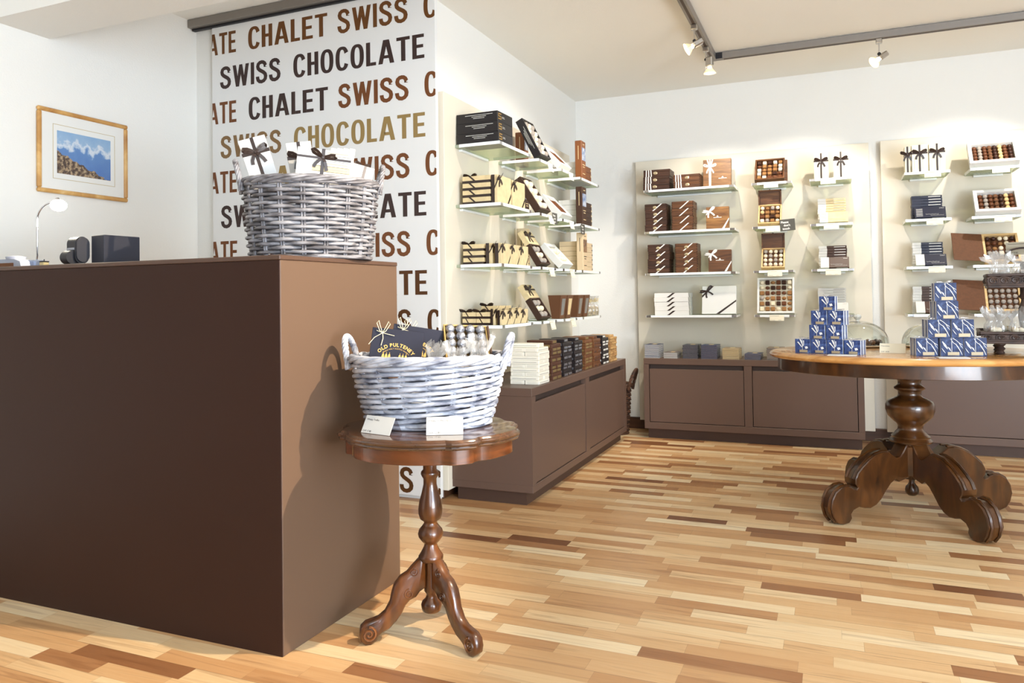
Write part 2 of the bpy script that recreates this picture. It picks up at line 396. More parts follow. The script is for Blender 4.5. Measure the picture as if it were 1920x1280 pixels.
# ================================================================ banner, rail, picture
BX0, BX1, BY = -3.544, -1.966, 3.632
bn = tag(MB().bx((BX0, BY, .022), (BX1, BY+.026, 2.80), .001).build('banner_panel', mat('banner_white', (232, 231, 228), .5)), 'tall white lettered banner panel hanging from a grey rail behind the counter', 'banner')
def sign_letter(ch):
    """condensed bold capital, cap height 1: (quads, advance width)"""
    st = .165; q = []
    def bar(x0, y0, x1, y1): q.append(([(x0, y0), (x1, y0), (x1, y1), (x0, y1)], [(0, 1, 2, 3)]))
    def leg(a, b, w): q.append(([(a[0]-w/2, a[1]), (a[0]+w/2, a[1]), (b[0]+w/2, b[1]), (b[0]-w/2, b[1])], [(0, 1, 2, 3)]))
    def band(outer, inner, closed=False):
        n = len(outer); q.append((outer+inner, [(i, (i+1) % n, n+(i+1) % n, n+i) for i in range(n if closed else n-1)]))
    def sup(a, hw, hh, e=2.5):
        c, s = math.cos(a), math.sin(a); return (.27+hw*math.copysign(abs(c)**(2/e), c), .5+hh*math.copysign(abs(s)**(2/e), s))
    if ch == 'I': bar(0, 0, st, 1); w = st
    elif ch == 'L': bar(0, 0, st, 1); bar(st, 0, .39, .14); w = .39
    elif ch == 'T': bar(.1725, 0, .1725+st, .86); bar(0, .86, .51, 1); w = .51
    elif ch == 'E': bar(0, 0, st, 1); w = .45; bar(st, 0, .45, .14); bar(st, .86, .44, 1); bar(st, .44, .41, .575)
    elif ch == 'H': bar(0, 0, st, 1); bar(.30, 0, .30+st, 1); bar(st, .44, .30, .58); w = .465
    elif ch == 'A': leg((.085, 0), (.28, 1), .17); leg((.535, 0), (.34, 1), .17); bar(.21, .22, .41, .35); w = .62
    elif ch == 'W': leg((.08, 1), (.235, 0), .165); leg((.40, 1), (.235, 0), .15); leg((.40, 1), (.565, 0), .15); leg((.72, 1), (.565, 0), .165); w = .80
    elif ch in 'OC':
        if ch == 'O': an = [2*PI*i/36 for i in range(36)]
        else: an = [math.radians(26+308*i/32) for i in range(33)]
        band([sup(a, .27, .52) for a in an], [sup(a, .105, .385) for a in an], ch == 'O'); w = .54 if ch == 'O' else .52
    elif ch == 'S':
        sp = [(.455, .70), (.45, .79), (.41, .88), (.34, .935), (.265, .945), (.185, .93), (.115, .875), (.085, .77), (.105, .675), (.17, .60), (.265, .535), (.36, .47), (.435, .39), (.46, .285), (.44, .17), (.37, .09), (.27, .055), (.17, .075), (.10, .14), (.075, .235), (.07, .31)]
        o, i_ = [], []
        for k, p in enumerate(sp):
            a = Vector(sp[min(k+1, len(sp)-1)])-Vector(sp[max(k-1, 0)]); a.normalize(); n_ = Vector((-a.y, a.x))*(.082 if 3 < k < 18 else .08)
            if k in (0, len(sp)-1): n_ = Vector((-.08 if k == 0 else .08, 0)) * (-1 if k == 0 else -1)
            o.append(tuple(Vector(p)+n_)); i_.append(tuple(Vector(p)-n_))
        band(o, i_); w = .54
    return q, w
def sign_word(body, gap=.09):
    x = 0; out = []
    for ch in body:
        q, w = sign_letter(ch)
        for v, f in q: out.append(([(p[0]+x, p[1]) for p in v], f))
        x += w+gap
    return out, x-gap
def letter_row(zb, h, pieces):
    """pieces: (text, x0, x1, material); clipped at the panel's two edges"""
    for body, x0, x1, m in pieces:
        qs, W = sign_word(body); b = MB(); k = (x1-x0)/W
        for n_, (v, f) in enumerate(qs): b.add([(x0+p[0]*k, BY-.0008-.0003*(n_ % 2), zb+p[1]*h) for p in v], f)
        o = b.build('lettering', m, bn, normals=False)
        bm = bmesh.new(); bm.from_mesh(o.data)
        for co, no in (((BX0+.001, 0, 0), (-1, 0, 0)), ((BX1-.001, 0, 0), (1, 0, 0))):
            bmesh.ops.bisect_plane(bm, geom=bm.verts[:]+bm.edges[:]+bm.faces[:], plane_co=co, plane_no=no, clear_outer=True)
        bm.to_mesh(o.data); bm.free()
LB = mat('letter_brown', (104, 64, 28), .5); LK = mat('letter_dark', (62, 46, 42), .5); LR = mat('letter_redbrown', (114, 68, 36), .5); LG = mat('letter_gold', (150, 124, 76), .5); LD = mat('letter_bronze', (132, 102, 66), .5); LX = mat('letter_umber', (86, 52, 24), .5)
CH = .134
rows = [(LB, LB, LB), LK, (LR, LK, LR), (LD, LG), (LR, LG, LR), LK, (LR, LR, LR), LX, (LX, LX, LX), LX, (LX, LX, LX), LX, (LX, LX, LX)]
for k, c in enumerate(rows):
    zb = 2.626 - k*.2158
    if zb < .02: break
    if k % 2 == 0:
        letter_row(zb, CH, [('ATE', -3.574, -3.352, c[0]), ('CHALET', -3.256, -2.672, c[1]), ('SWISS', -2.60, -2.135, c[2]), ('C', -2.035, -1.955, c[2])])
    else:
        c = c if isinstance(c, tuple) else (c, c)
        letter_row(zb, CH, [('SWISS', -3.478, -3.012, c[0]), ('CHOCOLATE', -2.918, -2.033, c[1])])
rl = tag(MB().bx((-3.698, 3.585, 2.812), (-1.97, 3.66, 2.862), .002).build('hanging_rail', TRACK), 'grey ceiling rail above the lettered banner', 'rail')
MB().bx((-3.69, 3.615, 2.80), (-1.97, 3.64, 2.812)).build('slot', BLACK, rl)

def print_material():
    """the landscape print: blue sky, pale peaks, a blue valley and a brown rocky foreground (object space: x along the sheet, z up)"""
    m, nt, b = _new('alpine_print'); L = nt.links.new
    tc = N(nt, 'ShaderNodeTexCoord'); sp = N(nt, 'ShaderNodeSeparateXYZ'); L(tc.outputs['Object'], sp.inputs[0])
    def noise(sc, **k):
        n = N(nt, 'ShaderNodeTexNoise', Scale=sc, Detail=5., **k); L(tc.outputs['Object'], n.inputs['Vector']); return n.outputs['Fac']
    def m_(op, a, c):
        n = N(nt, 'ShaderNodeMath', operation=op)
        for i, q in enumerate((a, c)):
            if isinstance(q, (int, float)): n.inputs[i].default_value = q
            else: L(q, n.inputs[i])
        return n.outputs[0]
    h = m_('ADD', sp.outputs[2], m_('MULTIPLY', m_('SUBTRACT', noise(22.), .5), .16))
    sky = ramp(nt, h, [(0, (96, 132, 190)), (.118, (92, 128, 186)), (.128, (150, 176, 206)), (.155, (206, 214, 224)), (.172, (150, 178, 208)), (.2, (140, 172, 206))])
    nt.nodes.remove(sky); sky = ramp(nt, m_('MULTIPLY', h, 4.), [(.05, (88, 124, 184)), (.50, (100, 138, 190)), (.54, (168, 190, 214)), (.62, (214, 220, 228)), (.70, (150, 180, 210)), (.95, (136, 170, 206))])
    rock = ramp(nt, noise(60.), [(.35, (62, 50, 48)), (.5, (112, 92, 76)), (.62, (186, 164, 132)), (.75, (130, 84, 50))])
    ridge = m_('ADD', m_('MULTIPLY', sp.outputs[1], -.37), m_('ADD', .112, m_('MULTIPLY', m_('SUBTRACT', noise(30.), .5), .05)))
    fac = m_('LESS_THAN', sp.outputs[2], ridge)
    mx = N(nt, 'ShaderNodeMix', data_type='RGBA'); L(fac, mx.inputs[0]); L(sky.outputs[0], mx.inputs[6]); L(rock.outputs[0], mx.inputs[7]); L(mx.outputs[2], b.inputs['Base Color'])
    b.inputs['Roughness'].default_value = .5
    return m
pic = thing('framed_picture', 'gold framed mountain landscape print on the white wall above the desk lamp', 'picture', (-3.698, 2.597, 1.665))
W_, H_ = .532, .437
fr = MB()
for (y0, y1, z0, z1) in ((0, W_, 0, .022), (0, W_, H_-.022, H_), (0, .022, .022, H_-.022), (W_-.022, W_, .022, H_-.022)):
    fr.bx((0, y0, z0), (.022, y1, z1), .006)
fr.build('frame', wood('gilt_frame', [(.3, (176, 122, 62)), (.6, (214, 166, 98)), (.8, (236, 204, 146))], (6, 6, 6), .35), pic)
MB().bx((.002, .02, .02), (.010, W_-.02, H_-.02)).build('mat_board', mat('mat_board', (232, 231, 226), .6), pic)
ln = MB()
y0, y1, z0, z1 = .085, .452, .078, .361
for (a, b_, c, d) in ((y0, y1, z0, z0+.0022), (y0, y1, z1-.0022, z1), (y0, y0+.0022, z0, z1), (y1-.0022, y1, z0, z1)): ln.bx((.010, a, c), (.0108, b_, d))
ln.build('gold_line', mat('gold_line', (192, 172, 118), .5), pic)
MB().bx((0, 0, 0), (.0012, .316, .222)).build('print_sheet', print_material(), pic, (.010, .108, .108))

# ================================================================ on the counter
TOP = 1.24
lm = thing('desk_lamp', 'lit desk lamp with a thin chrome gooseneck on the tall counter', 'lamp', (-2.93, 2.06, TOP))
MB().box((0, 0, .016), (.05, .05, .032), .006).build('base', mat('lamp_base', (120, 132, 158), .25, .7), lm)
pth = [(.0, 0, .03)] + [(.005, 0, .05+.02*i) for i in range(8)]
for i in range(13):
    a = PI - i*PI/2/12*1.12; pth.append((.093+.088*math.cos(a), 0, .192+.066*math.sin(a)))
MB().tube(pth, .0036, 8).build('gooseneck', CHROME, lm)
hx, hz = pth[-1][0], pth[-1][2]
MB().lathe([(.007, .0), (.010, -.012), (.028, -.022), (.030, -.026)], 20, M=Mx((hx+.012, 0, hz+.016), (0, -.25, 0))).build('shade', CHROME, lm)
MB().ball((0, 0, 0), (.030, .030, .023), 16, 10, M=Mx((hx+.02, 0, hz-.013))).build('bulb', mat('bulb_glow', (255, 244, 214), .5, emit=30), lm)
dl = bpy.data.lights.new('desk_lamp_light', 'POINT'); dl.energy = 3.5; dl.color = (1, .9, .72); dl.shadow_soft_size = .03
dlo = bpy.data.objects.new('desk_lamp_light', dl); COL.objects.link(dlo); dlo.location = (-2.93+hx+.02, 2.06, TOP+hz-.06)

bxm = tag(MB().bx((-.075, 0, 0), (0, .15, .112), .002).build('equipment_case', mat('case_black', (52, 52, 60), .5), None, (-2.50, 2.02, TOP), (0, 0, -.07)), 'plain black metal case standing behind the receipt printer on the counter', 'case')
pr = thing('receipt_printer', 'small black receipt printer with rounded cheeks in front of a black case', 'printer', (-2.607, 2.005, TOP), (0, 0, -.15))
def stadium(r, h, n=10): return [(r*math.cos(PI*i/n), h+r*math.sin(PI*i/n)) for i in range(n+1)]+[(r*math.cos(PI+PI*i/n), r*math.sin(PI+PI*i/n)) for i in range(n+1)]
PB = mat('printer_black', (44, 43, 47), .5)
RY = Matrix(((0, 0, 1, 0), (1, 0, 0, 0), (0, 1, 0, 0), (0, 0, 0, 1)))
body = MB().prism(stadium(.026, .05), -.045, .012, M=Mx((.0, -.0, .032)) @ RY, smooth=True)
body.prism([(.026*math.cos(2*PI*i/24), .026*math.sin(2*PI*i/24)) for i in range(24)], -.046, -.0, M=Mx((0, -.026, .03)) @ RY, smooth=True)
body.build('body', PB, pr)
MB().prism(stadium(.024, .045), .012, .02, M=Mx((0, 0, .036)) @ RY, smooth=True).build('side_cover', mat('printer_cheek', (56, 55, 60), .45), pr)
MB().bx((-.040, -.0275, .058), (.006, -.02, .066)).bx((-.038, -.029, .060), (.004, -.02, .063)).build('paper_slot', mat('slot_silver', (150, 152, 160), .3, .6), pr)
MB().bx((-.040, -.02, .0), (.012, .03, .008)).build('foot', BLACK, pr)
tm = thing('tape_dispenser', 'low grey tape dispenser with a brown label at the end of the counter', 'tape dispenser', (-3.0, 2.02, TOP))
tb = MB(); tb.prism([(-.075, 0), (.075, 0), (.066, .026), (.03, .036), (-.05, .036), (-.07, .024)], -.025, .035, M=Mx() @ Matrix(((1, 0, 0, 0), (0, 0, 1, 0), (0, 1, 0, 0), (0, 0, 0, 1)))); tb.build('body', mat('dispenser_grey', (160, 164, 176), .4), tm)
MB().lathe([(.012, .034), (.034, .036), (.036, .046), (.02, .05), (.012, .046)], 24).build('roll', mat('roll_grey', (172, 174, 186), .35), tm, (0, .005, 0))
MB().bx((-.062, -.0262, .004), (.03, -.025, .021)).build('label', mat('dispenser_label', (110, 64, 30), .5), tm)
cc_ = tag(MB().bx((-.012, -.012, 0), (.012, .012, .02), .002).build('small_box', mat('box_yellow', (206, 190, 140), .6), None, (-2.842, 2.03, TOP)), 'tiny yellow box with a black lid next to the desk lamp base', 'box')
MB().bx((-.0125, -.0125, .0203), (.0125, .0125, .025), .001).tube([(0, 0, .025), (0, 0, .032)], .002, 6).build('lid', BLACK, cc_)
# ================================================================ small carved side table
W1 = wood('walnut_polish', [(.25, (36, 18, 7)), (.5, (84, 44, 15)), (.75, (124, 70, 26))], (14, 14, 3), .28, .6)
W2 = wood('apron_veneer', [(.3, (58, 30, 12)), (.55, (100, 52, 22)), (.75, (124, 64, 26))], (5, 5, 22), .3, .5)
WT = wood('table_top_polish', [(.3, (52, 30, 16)), (.6, (84, 52, 29)), (.8, (106, 70, 42))], (4, 22, 10), .22, .7)
def scallop(pts, sc=1., n=120, sharp=True):
    """closed outline r(angle) through the given (degrees, radius) knots, cosine-eased between them"""
    pts = sorted(pts); out = []
    for i in range(n):
        a = 360*i/n; k = 0
        for j in range(len(pts)):
            p, q = pts[j], pts[(j+1) % len(pts)]; a1 = q[0]+(360 if j == len(pts)-1 else 0); aa = a if a >= p[0] or j < len(pts)-1 else a+360
            if j == len(pts)-1 and aa < p[0]: aa += 360
            if p[0] <= aa <= a1:
                t = (aa-p[0])/(a1-p[0]); t = (1-math.cos(PI*t))/2; k = p[1]+(q[1]-p[1])*t; break
        out.append((k*sc*math.cos(math.radians(a)), k*sc*math.sin(math.radians(a))))
    return out
def loft(mb, layers, mi=0, M=None, cap0=True, cap1=True):
    n = len(layers[0][0]); vs = []; fs = []
    for pts, z in layers: vs += [(x, y, z) for x, y in pts]
    for i in range(len(layers)-1):
        for k in range(n): fs.append((i*n+k, i*n+(k+1) % n, (i+1)*n+(k+1) % n, (i+1)*n+k))
    if cap0: fs.append(list(range(n))[::-1])
    if cap1: fs.append([(len(layers)-1)*n+k for k in range(n)])
    return mb.add(vs, fs, mi, True, M)
half = [(8, .308), (13, .300), (20, .276), (25, .284), (34, .296), (41, .272), (56, .280), (70, .276), (90, .270), (112, .272), (128, .278), (134, .298), (146, .302), (152, .284), (162, .296)]
KN = half+[(a+180, r) for a, r in half]
st = thing('side_table', 'small carved walnut side table with a scalloped top beside the counter', 'table', (-1.231, 2.2, 0))
tp = MB()
loft(tp, [(scallop(KN, s), z) for s, z in ((.94, .648), (.975, .650), (.985, .655), (.978, .659), (.992, .661), (1.0, .667), (.992, .672), (.972, .673), (.966, .676), (.955, .6795), (.935, .680))])
tp.build('top', WT, st, sharp=25)
ap = MB(); loft(ap, [(scallop(KN, .90), .603), (scallop(KN, .91), .605), (scallop(KN, .91), .648)])
apo = ap.build('apron', W2, st, sharp=40)
for a in (45, 60, 140, 205, 225, 318, 331):
    r = dict(KN).get(a, .275)*.912; MB().bx((r-.004, -.0012, .606), (r+.001, .0012, .647)).build('veneer_joint', mat('joint_light', (150, 112, 72), .5), apo, rot=(0, 0, math.radians(a)))
prof = [(.001, .076), (.022, .076), (.030, .082), (.033, .092), (.034, .102), (.030, .112), (.019, .122), (.016, .132), (.018, .138), (.024, .146), (.0225, .165), (.0185, .20), (.019, .238), (.036, .243), (.040, .25), (.0405, .258), (.037, .263), (.029, .276), (.022, .29), (.021, .298), (.03, .307), (.039, .32), (.0415, .33), (.038, .343), (.028, .355), (.0215, .364), (.022, .37), (.034, .379), (.039, .395), (.0395, .41), (.036, .435), (.028, .462), (.0215, .49), (.0215, .508), (.027, .517), (.030, .524), (.029, .531), (.022, .538), (.022, .604)]
MB().lathe(prof, 36).build('column', W1, st, sharp=50)
leg = [(.02, .262), (.04, .252), (.065, .228), (.078, .214), (.10, .202), (.12, .178), (.129, .150), (.134, .125), (.15, .097), (.17, .082), (.19, .076), (.212, .071), (.228, .057), (.233, .035), (.228, .014), (.213, .001), (.196, .0), (.180, .010), (.172, .024), (.16, .033), (.138, .044), (.115, .066), (.098, .088), (.086, .112), (.072, .126), (.052, .134), (.04, .15), (.02, .162)]
XZ = Matrix(((1, 0, 0, 0), (0, 0, 1, 0), (0, 1, 0, 0), (0, 0, 0, 1)))
def fat_leg(outline, w, name, m, parent, ang, scrolls, ridge=None, sof=.16, sh=50):
    b = MB(); n = len(outline); cx = sum(p[0] for p in outline)/n; cy = sum(p[1] for p in outline)/n
    ins = []
    for k in range(n):
        p, q, r_ = Vector(outline[k-1]), Vector(outline[k]), Vector(outline[(k+1) % n]); t = (r_-p).normalized(); nn = Vector((-t.y, t.x))
        ins.append(q - nn*w*sof if True else q)
    ar = sum(outline[k][0]*outline[(k+1) % n][1]-outline[(k+1) % n][0]*outline[k][1] for k in range(n))
    if ar > 0: ins = [Vector(outline[k])*2-ins[k] for k in range(n)]
    # ins now lies inside the outline for clockwise input
    ins = [tuple(p) for p in ins]
    loft(b, [(ins, -w/2), (outline, -w/2+w*sof*.9), (outline, w/2-w*sof*.9), (ins, w/2)], M=XZ)
    o = b.build(name, m, parent, rot=(0, 0, math.radians(ang)), sharp=sh)
    for (x, z, r, sd) in scrolls:
        pts = [(x+sd*(r*(1-t/26))*math.cos(t*.48+PI/2), z+(r*(1-t/26))*math.sin(t*.48+PI/2)) for t in range(24)]
        for y in (-w/2, w/2): MB().tube([(p[0], y, p[1]) for p in pts], [r*.17]*24, 6).build('scroll', m, o)
    for path in (ridge or []):
        for dy in (-w*.28, w*.28): MB().tube([(p[0], dy, p[1]) for p in path], w*.11, 6).build('moulding', m, o)
    return o
leg = leg[::-1]
for a in (218, 338, 98): fat_leg(leg, .036, 'leg', W1, st, a, [(.203, .034, .024, 1), (.075, .148, .016, -1), (.058, .215, .015, 1)])

# ---------------------------------------------------------------- wicker baskets
def wicker(name, c1, c2, c3):
    if name in MATS: return MATS[name]
    m, nt, b = _new(name)
    n = N(nt, 'ShaderNodeTexNoise', Scale=14., Detail=5.); nt.links.new(coords(nt, (1, 1, 2.5)), n.inputs['Vector'])
    r = ramp(nt, n.outputs['Fac'], [(.30, c3), (.46, c2), (.60, c1)]); nt.links.new(r.outputs[0], b.inputs['Base Color'])
    b.inputs['Roughness'].default_value = .6
    n2 = N(nt, 'ShaderNodeTexNoise', Scale=160., Detail=2.); nt.links.new(coords(nt), n2.inputs['Vector'])
    bp = N(nt, 'ShaderNodeBump', Strength=.25, Distance=.002); nt.links.new(n2.outputs['Fac'], bp.inputs['Height']); nt.links.new(bp.outputs[0], b.inputs['Normal'])
    MATS[name] = m; return m
def basket(name, label, loc, rotz, base, rim, h, rows, r, stakes, wave, m1, m2, hand, twill=1, curve=.35, shelf_z=0):
    """oval willow basket: paired stakes, woven rows, plaited rim, two rope handles at the long ends"""
    t = thing(name, label, 'basket', loc, (0, 0, rotz))
    def ell(a, f, off=0):
        g = f + curve*f*(1-f)
        return Vector(((base[0]+(rim[0]-base[0])*g+off)*math.cos(a), (base[1]+(rim[1]-base[1])*g+off)*math.sin(a)))
    sb = MB()
    for k in range(stakes):
        a = 2*PI*k/stakes
        for d in (-.6, .6):
            da = d*r*1.25/rim[0]; pa = []
            for i in range(9):
                f = i/8; p = ell(a+da, f); pa.append((p.x, p.y, .004+f*(h-.008)))
            sb.tube(pa, r*.62, 6)
    sb.build('stake', m2, t)
    wb = MB(); per = 6; n = stakes*per
    for j in range(rows):
        f = (j+.6)/(rows+.2); z = f*h; rr = r*random.uniform(.88, 1.1)
        path = []
        for i in range(n):
            a = 2*PI*i/n; ph = PI*(i/per)*(1 if twill == 1 else 2/twill) + PI*j*(1 if twill == 1 else 2/twill*1.0)
            s = math.sin(ph+PI/2) + (0 if twill == 1 else .5)
            off = wave*(math.copysign(abs(s)**.6, s))
            zz = z + random.uniform(-1, 1)*r*.08 + (0 if twill == 1 else r*.6*math.sin(ph))
            p = ell(a, f, off); path.append((p.x, p.y, max(zz, rr+.0008)))
        wb.tube(path, rr, 6, closed=True, up=(0, 0, 1))
    wb.build('weave', m1, t)
    bb_ = MB()
    for i in range(7):
        q = i/7; bb_.tube([((base[0]*(1-q)+.005)*math.cos(2*PI*k/40), (base[1]*(1-q)+.005)*math.sin(2*PI*k/40), r*.8) for k in range(40)], r*.8 if i else r, 6, closed=True)
    bb_.add([(base[0]*.98*math.cos(2*PI*k/40), base[1]*.98*math.sin(2*PI*k/40), r*1.2) for k in range(40)], [list(range(40))])
    bb_.build('base', m2, t)
    if shelf_z: MB().lathe([(.001, shelf_z-.006), (1, shelf_z-.006), (1, shelf_z), (.001, shelf_z)], 40, sx=ell(0, shelf_z/h).x-r*2.4, sy=ell(PI/2, shelf_z/h).y-r*2.4).build('raised_base', m2, t)
    rb = MB(); n = 132
    for s in range(4):
        path = []; turns = 6
        for i in range(n):
            a = 2*PI*i/n; ph = turns*a+s*PI/2; p = ell(a, 1, .004+r*1.35*math.cos(ph)); path.append((p.x, p.y, h+r*.5+r*1.25*math.sin(ph)))
        rb.tube(path, r*.98, 6, closed=True, up=(0, 0, 1))
    rb.build('rim', m1, t)
    for sg in (1, -1):
        hb = MB(); hw, hh, lean = hand; x0 = rim[0]+r*1.2
        for s in range(4):
            path = []
            for i in range(45):
                u = i/44; a = PI*u
                c = Vector((sg*(x0+lean*math.sin(a)), -hw*math.cos(a), h-.03+(hh+.03)*math.sin(a)**.75))
                ph = 9*PI*u*.9+s*PI/2; rr = r*.85
                tn = Vector((sg*lean*math.cos(a), hw*math.sin(a), (hh)*math.cos(a))).normalized()
                e1 = Vector((sg, 0, 0)); e1 = (e1-tn*e1.dot(tn)).normalized(); e2 = tn.cross(e1)
                path.append(c+e1*rr*math.cos(ph)+e2*rr*math.sin(ph))
            hb.tube(path, r*.72, 6, up=(0, 0, 1) if False else None)
        hb.build('handle', m1, t)
    return t
WK1 = wicker('grey_willow', (152, 150, 153), (108, 105, 108), (62, 57, 56)); WK1b = wicker('grey_willow_stake', (140, 138, 142), (104, 101, 104), (64, 60, 60))
WK2 = wicker('whitewashed_willow', (190, 192, 200), (156, 160, 172), (90, 94, 110)); WK2b = wicker('whitewashed_stake', (180, 183, 194), (146, 150, 164), (96, 100, 114))
basket('wicker_basket', 'tall grey wicker basket of white gift boxes standing on the counter', (-1.757, 2.282, TOP+.002), .72, (.208, .16), (.234, .182), .272, 19, .0066, 18, .0075, WK1, WK1b, (.05, .08, .02), shelf_z=.243)
basket('wicker_basket', 'whitewashed wicker basket of dark boxes and truffles on the small side table', (-1.25, 2.232, .682), .27, (.195, .140), (.250, .187), .215, 19, .0073, 18, .007, WK2, WK2b, (.05, .075, .022), twill=3, shelf_z=.18)

# ---------------------------------------------------------------- oval pedestal table
WB = wood('dark_walnut', [(.25, (34, 18, 6)), (.5, (66, 36, 11)), (.75, (92, 54, 20))], (10, 10, 4), .3, .5)
WBT = wood('honey_top', [(.3, (178, 122, 62)), (.55, (206, 150, 84)), (.8, (220, 170, 104))], (3, 18, 10), .25, .6)
ot = thing('pedestal_table', 'large oval pedestal table with a honey coloured top and dark carved legs', 'table', (.335, 4.25, 0))
EL = lambda s, z: ([(.655*s*math.cos(2*PI*k/96), .505*s*math.sin(2*PI*k/96)) for k in range(96)], z)
def EO(d, z): return ([((.655-d)*math.cos(2*PI*k/96), (.505-d)*math.sin(2*PI*k/96)) for k in range(96)], z)
b = MB(); loft(b, [EO(.04, .766), EO(.012, .767), EO(.003, .773), EO(0, .781), EO(.004, .789), EO(.014, .796), EO(.024, .7985), EO(.034, .80)]); b.build('top', WBT, ot, sharp=30)
b = MB(); loft(b, [EO(.045, .704), EO(.041, .706), EO(.041, .766)]); b.build('apron', WB, ot, sharp=40)
prof = [(.001, .085), (.018, .088), (.03, .10), (.0315, .115), (.028, .13), (.018, .142), (.013, .152), (.014, .166), (.042, .172), (.046, .180), (.060, .186), (.066, .20), (.066, .345), (.095, .352), (.098, .36), (.094, .366), (.086, .374), (.088, .381), (.082, .386), (.074, .392), (.068, .402), (.058, .412), (.056, .428), (.060, .438), (.064, .443), (.078, .455), (.10, .478), (.111, .51), (.1105, .533), (.102, .551), (.085, .561), (.075, .566), (.058, .573), (.052, .584), (.052, .60), (.058, .606), (.069, .612), (.070, .620), (.060, .627), (.052, .634), (.052, .652), (.062, .664), (.074, .674), (.076, .766)]
MB().lathe(prof, 40).build('column', WB, ot, sharp=50)
bl = [(.03, .352), (.062, .348), (.085, .315), (.105, .292), (.125, .288), (.15, .305), (.175, .322), (.21, .322), (.25, .312), (.29, .292), (.33, .262), (.36, .235), (.376, .205), (.374, .182), (.362, .166), (.37, .158), (.385, .160), (.40, .172), (.42, .178), (.455, .175), (.49, .155), (.512, .12), (.52, .08), (.508, .04), (.485, .012), (.45, 0), (.415, .006), (.40, .025), (.404, .045), (.39, .062), (.357, .074), (.325, .066), (.29, .062), (.255, .074), (.225, .098), (.195, .135), (.165, .168), (.135, .186), (.115, .172), (.09, .178), (.06, .186), (.03, .188)]
def between(p, a, b): return p[a:b+1]
for a in (221, 303, 31, 121): fat_leg(bl[::-1], .078, 'leg', WB, ot, a, [], [between(bl, 6, 12), between(bl, 17, 24)], .055, 28)
MB().box((0, 0, .265), (.05, .02, .15), .006, M=Mx((0, 0, 0), (0, 0, math.radians(262)+PI/2)) @ Mx((0, -.062, 0))).build('hub_rib', WB, ot)
# ================================================================ acrylic shelves
ACR = film('acrylic_shelf', (230, 238, 220), .36, .12)
EDGE = mat('acrylic_edge', (250, 252, 252), .2, spec=.8)
def shelf(name_label, ax, u0, u1, front, back, z, group):
    """ax 'y': on the back wall, u runs along X; ax 'x': on the shelf wall, u runs along Y. Local x along the shelf, y into the wall"""
    w = u1-u0; d = abs(back-front)
    loc = ((u0+u1)/2, front, z) if ax == 'y' else (front, (u0+u1)/2, z)
    s = MB().bx((-w/2, .003, -.017), (w/2, d, 0), .001).build('acrylic_shelf', ACR, None, loc, (0, 0, 0 if ax == 'y' else PI/2))
    tag(s, name_label, 'shelf', group)
    e = MB(); c = .035
    e.bx((-w/2+c, 0, -.017), (w/2-c, .003, 0)).bx((-w/2-.003, .0, -.017), (-w/2, d*.9, 0)).bx((w/2, .0, -.017), (w/2+.003, d*.9, 0))
    e.build('polished_edge', EDGE, s)
    for q in (-1, 1): MB().bx((q*(w/2) - (c if q > 0 else 0), -.0003, -.0165), (q*(w/2) + (c if q < 0 else 0), .0028, -.0005)).build('edge_refraction', CHROME, s)  # chrome strips painting in the dark refraction at the edge ends
    MB().bx((-w/2+.05, d-.02, -.03), (w/2-.05, d+.0015, -.0165), .002).build('wall_rail', EDGE, s)
    return s
ROWN = ['top', 'second', 'third', 'bottom']
ZL = (1.952, 1.615, 1.28, .942); ZB = (1.907, 1.584, 1.26, .936)
LC = [(3.80, 4.26, 'the counter end'), (4.40, 4.685, 'the second column'), (4.82, 5.11, 'the third column'), (5.235, 5.71, 'the corner end')]
for r in range(4):
    for k, (a, b, nm) in enumerate(LC):
        shelf(f'clear acrylic {ROWN[r]} shelf in {nm} of the board beside the banner', 'x', a, b, -1.665, -1.94, ZL[r], 'acrylic shelves beside the banner')
BC = [(-1.344, -.668, 'wide column of the corner board'), (-.538, -.265, 'middle column of the corner board'), (-.140, .132, 'pipe-side column of the corner board'), (.467, .738, 'first column of the board behind the stand'), (.860, 1.138, 'second column of the board behind the stand')]
BC[2] = (-.140, .132, 'third column of the corner board')
for r in range(4):
    for a, b, nm in BC: shelf(f'clear acrylic {ROWN[r]} shelf in the {nm}', 'y', a, b, 5.855, 6.13, ZB[r], 'acrylic shelves on the back wall')

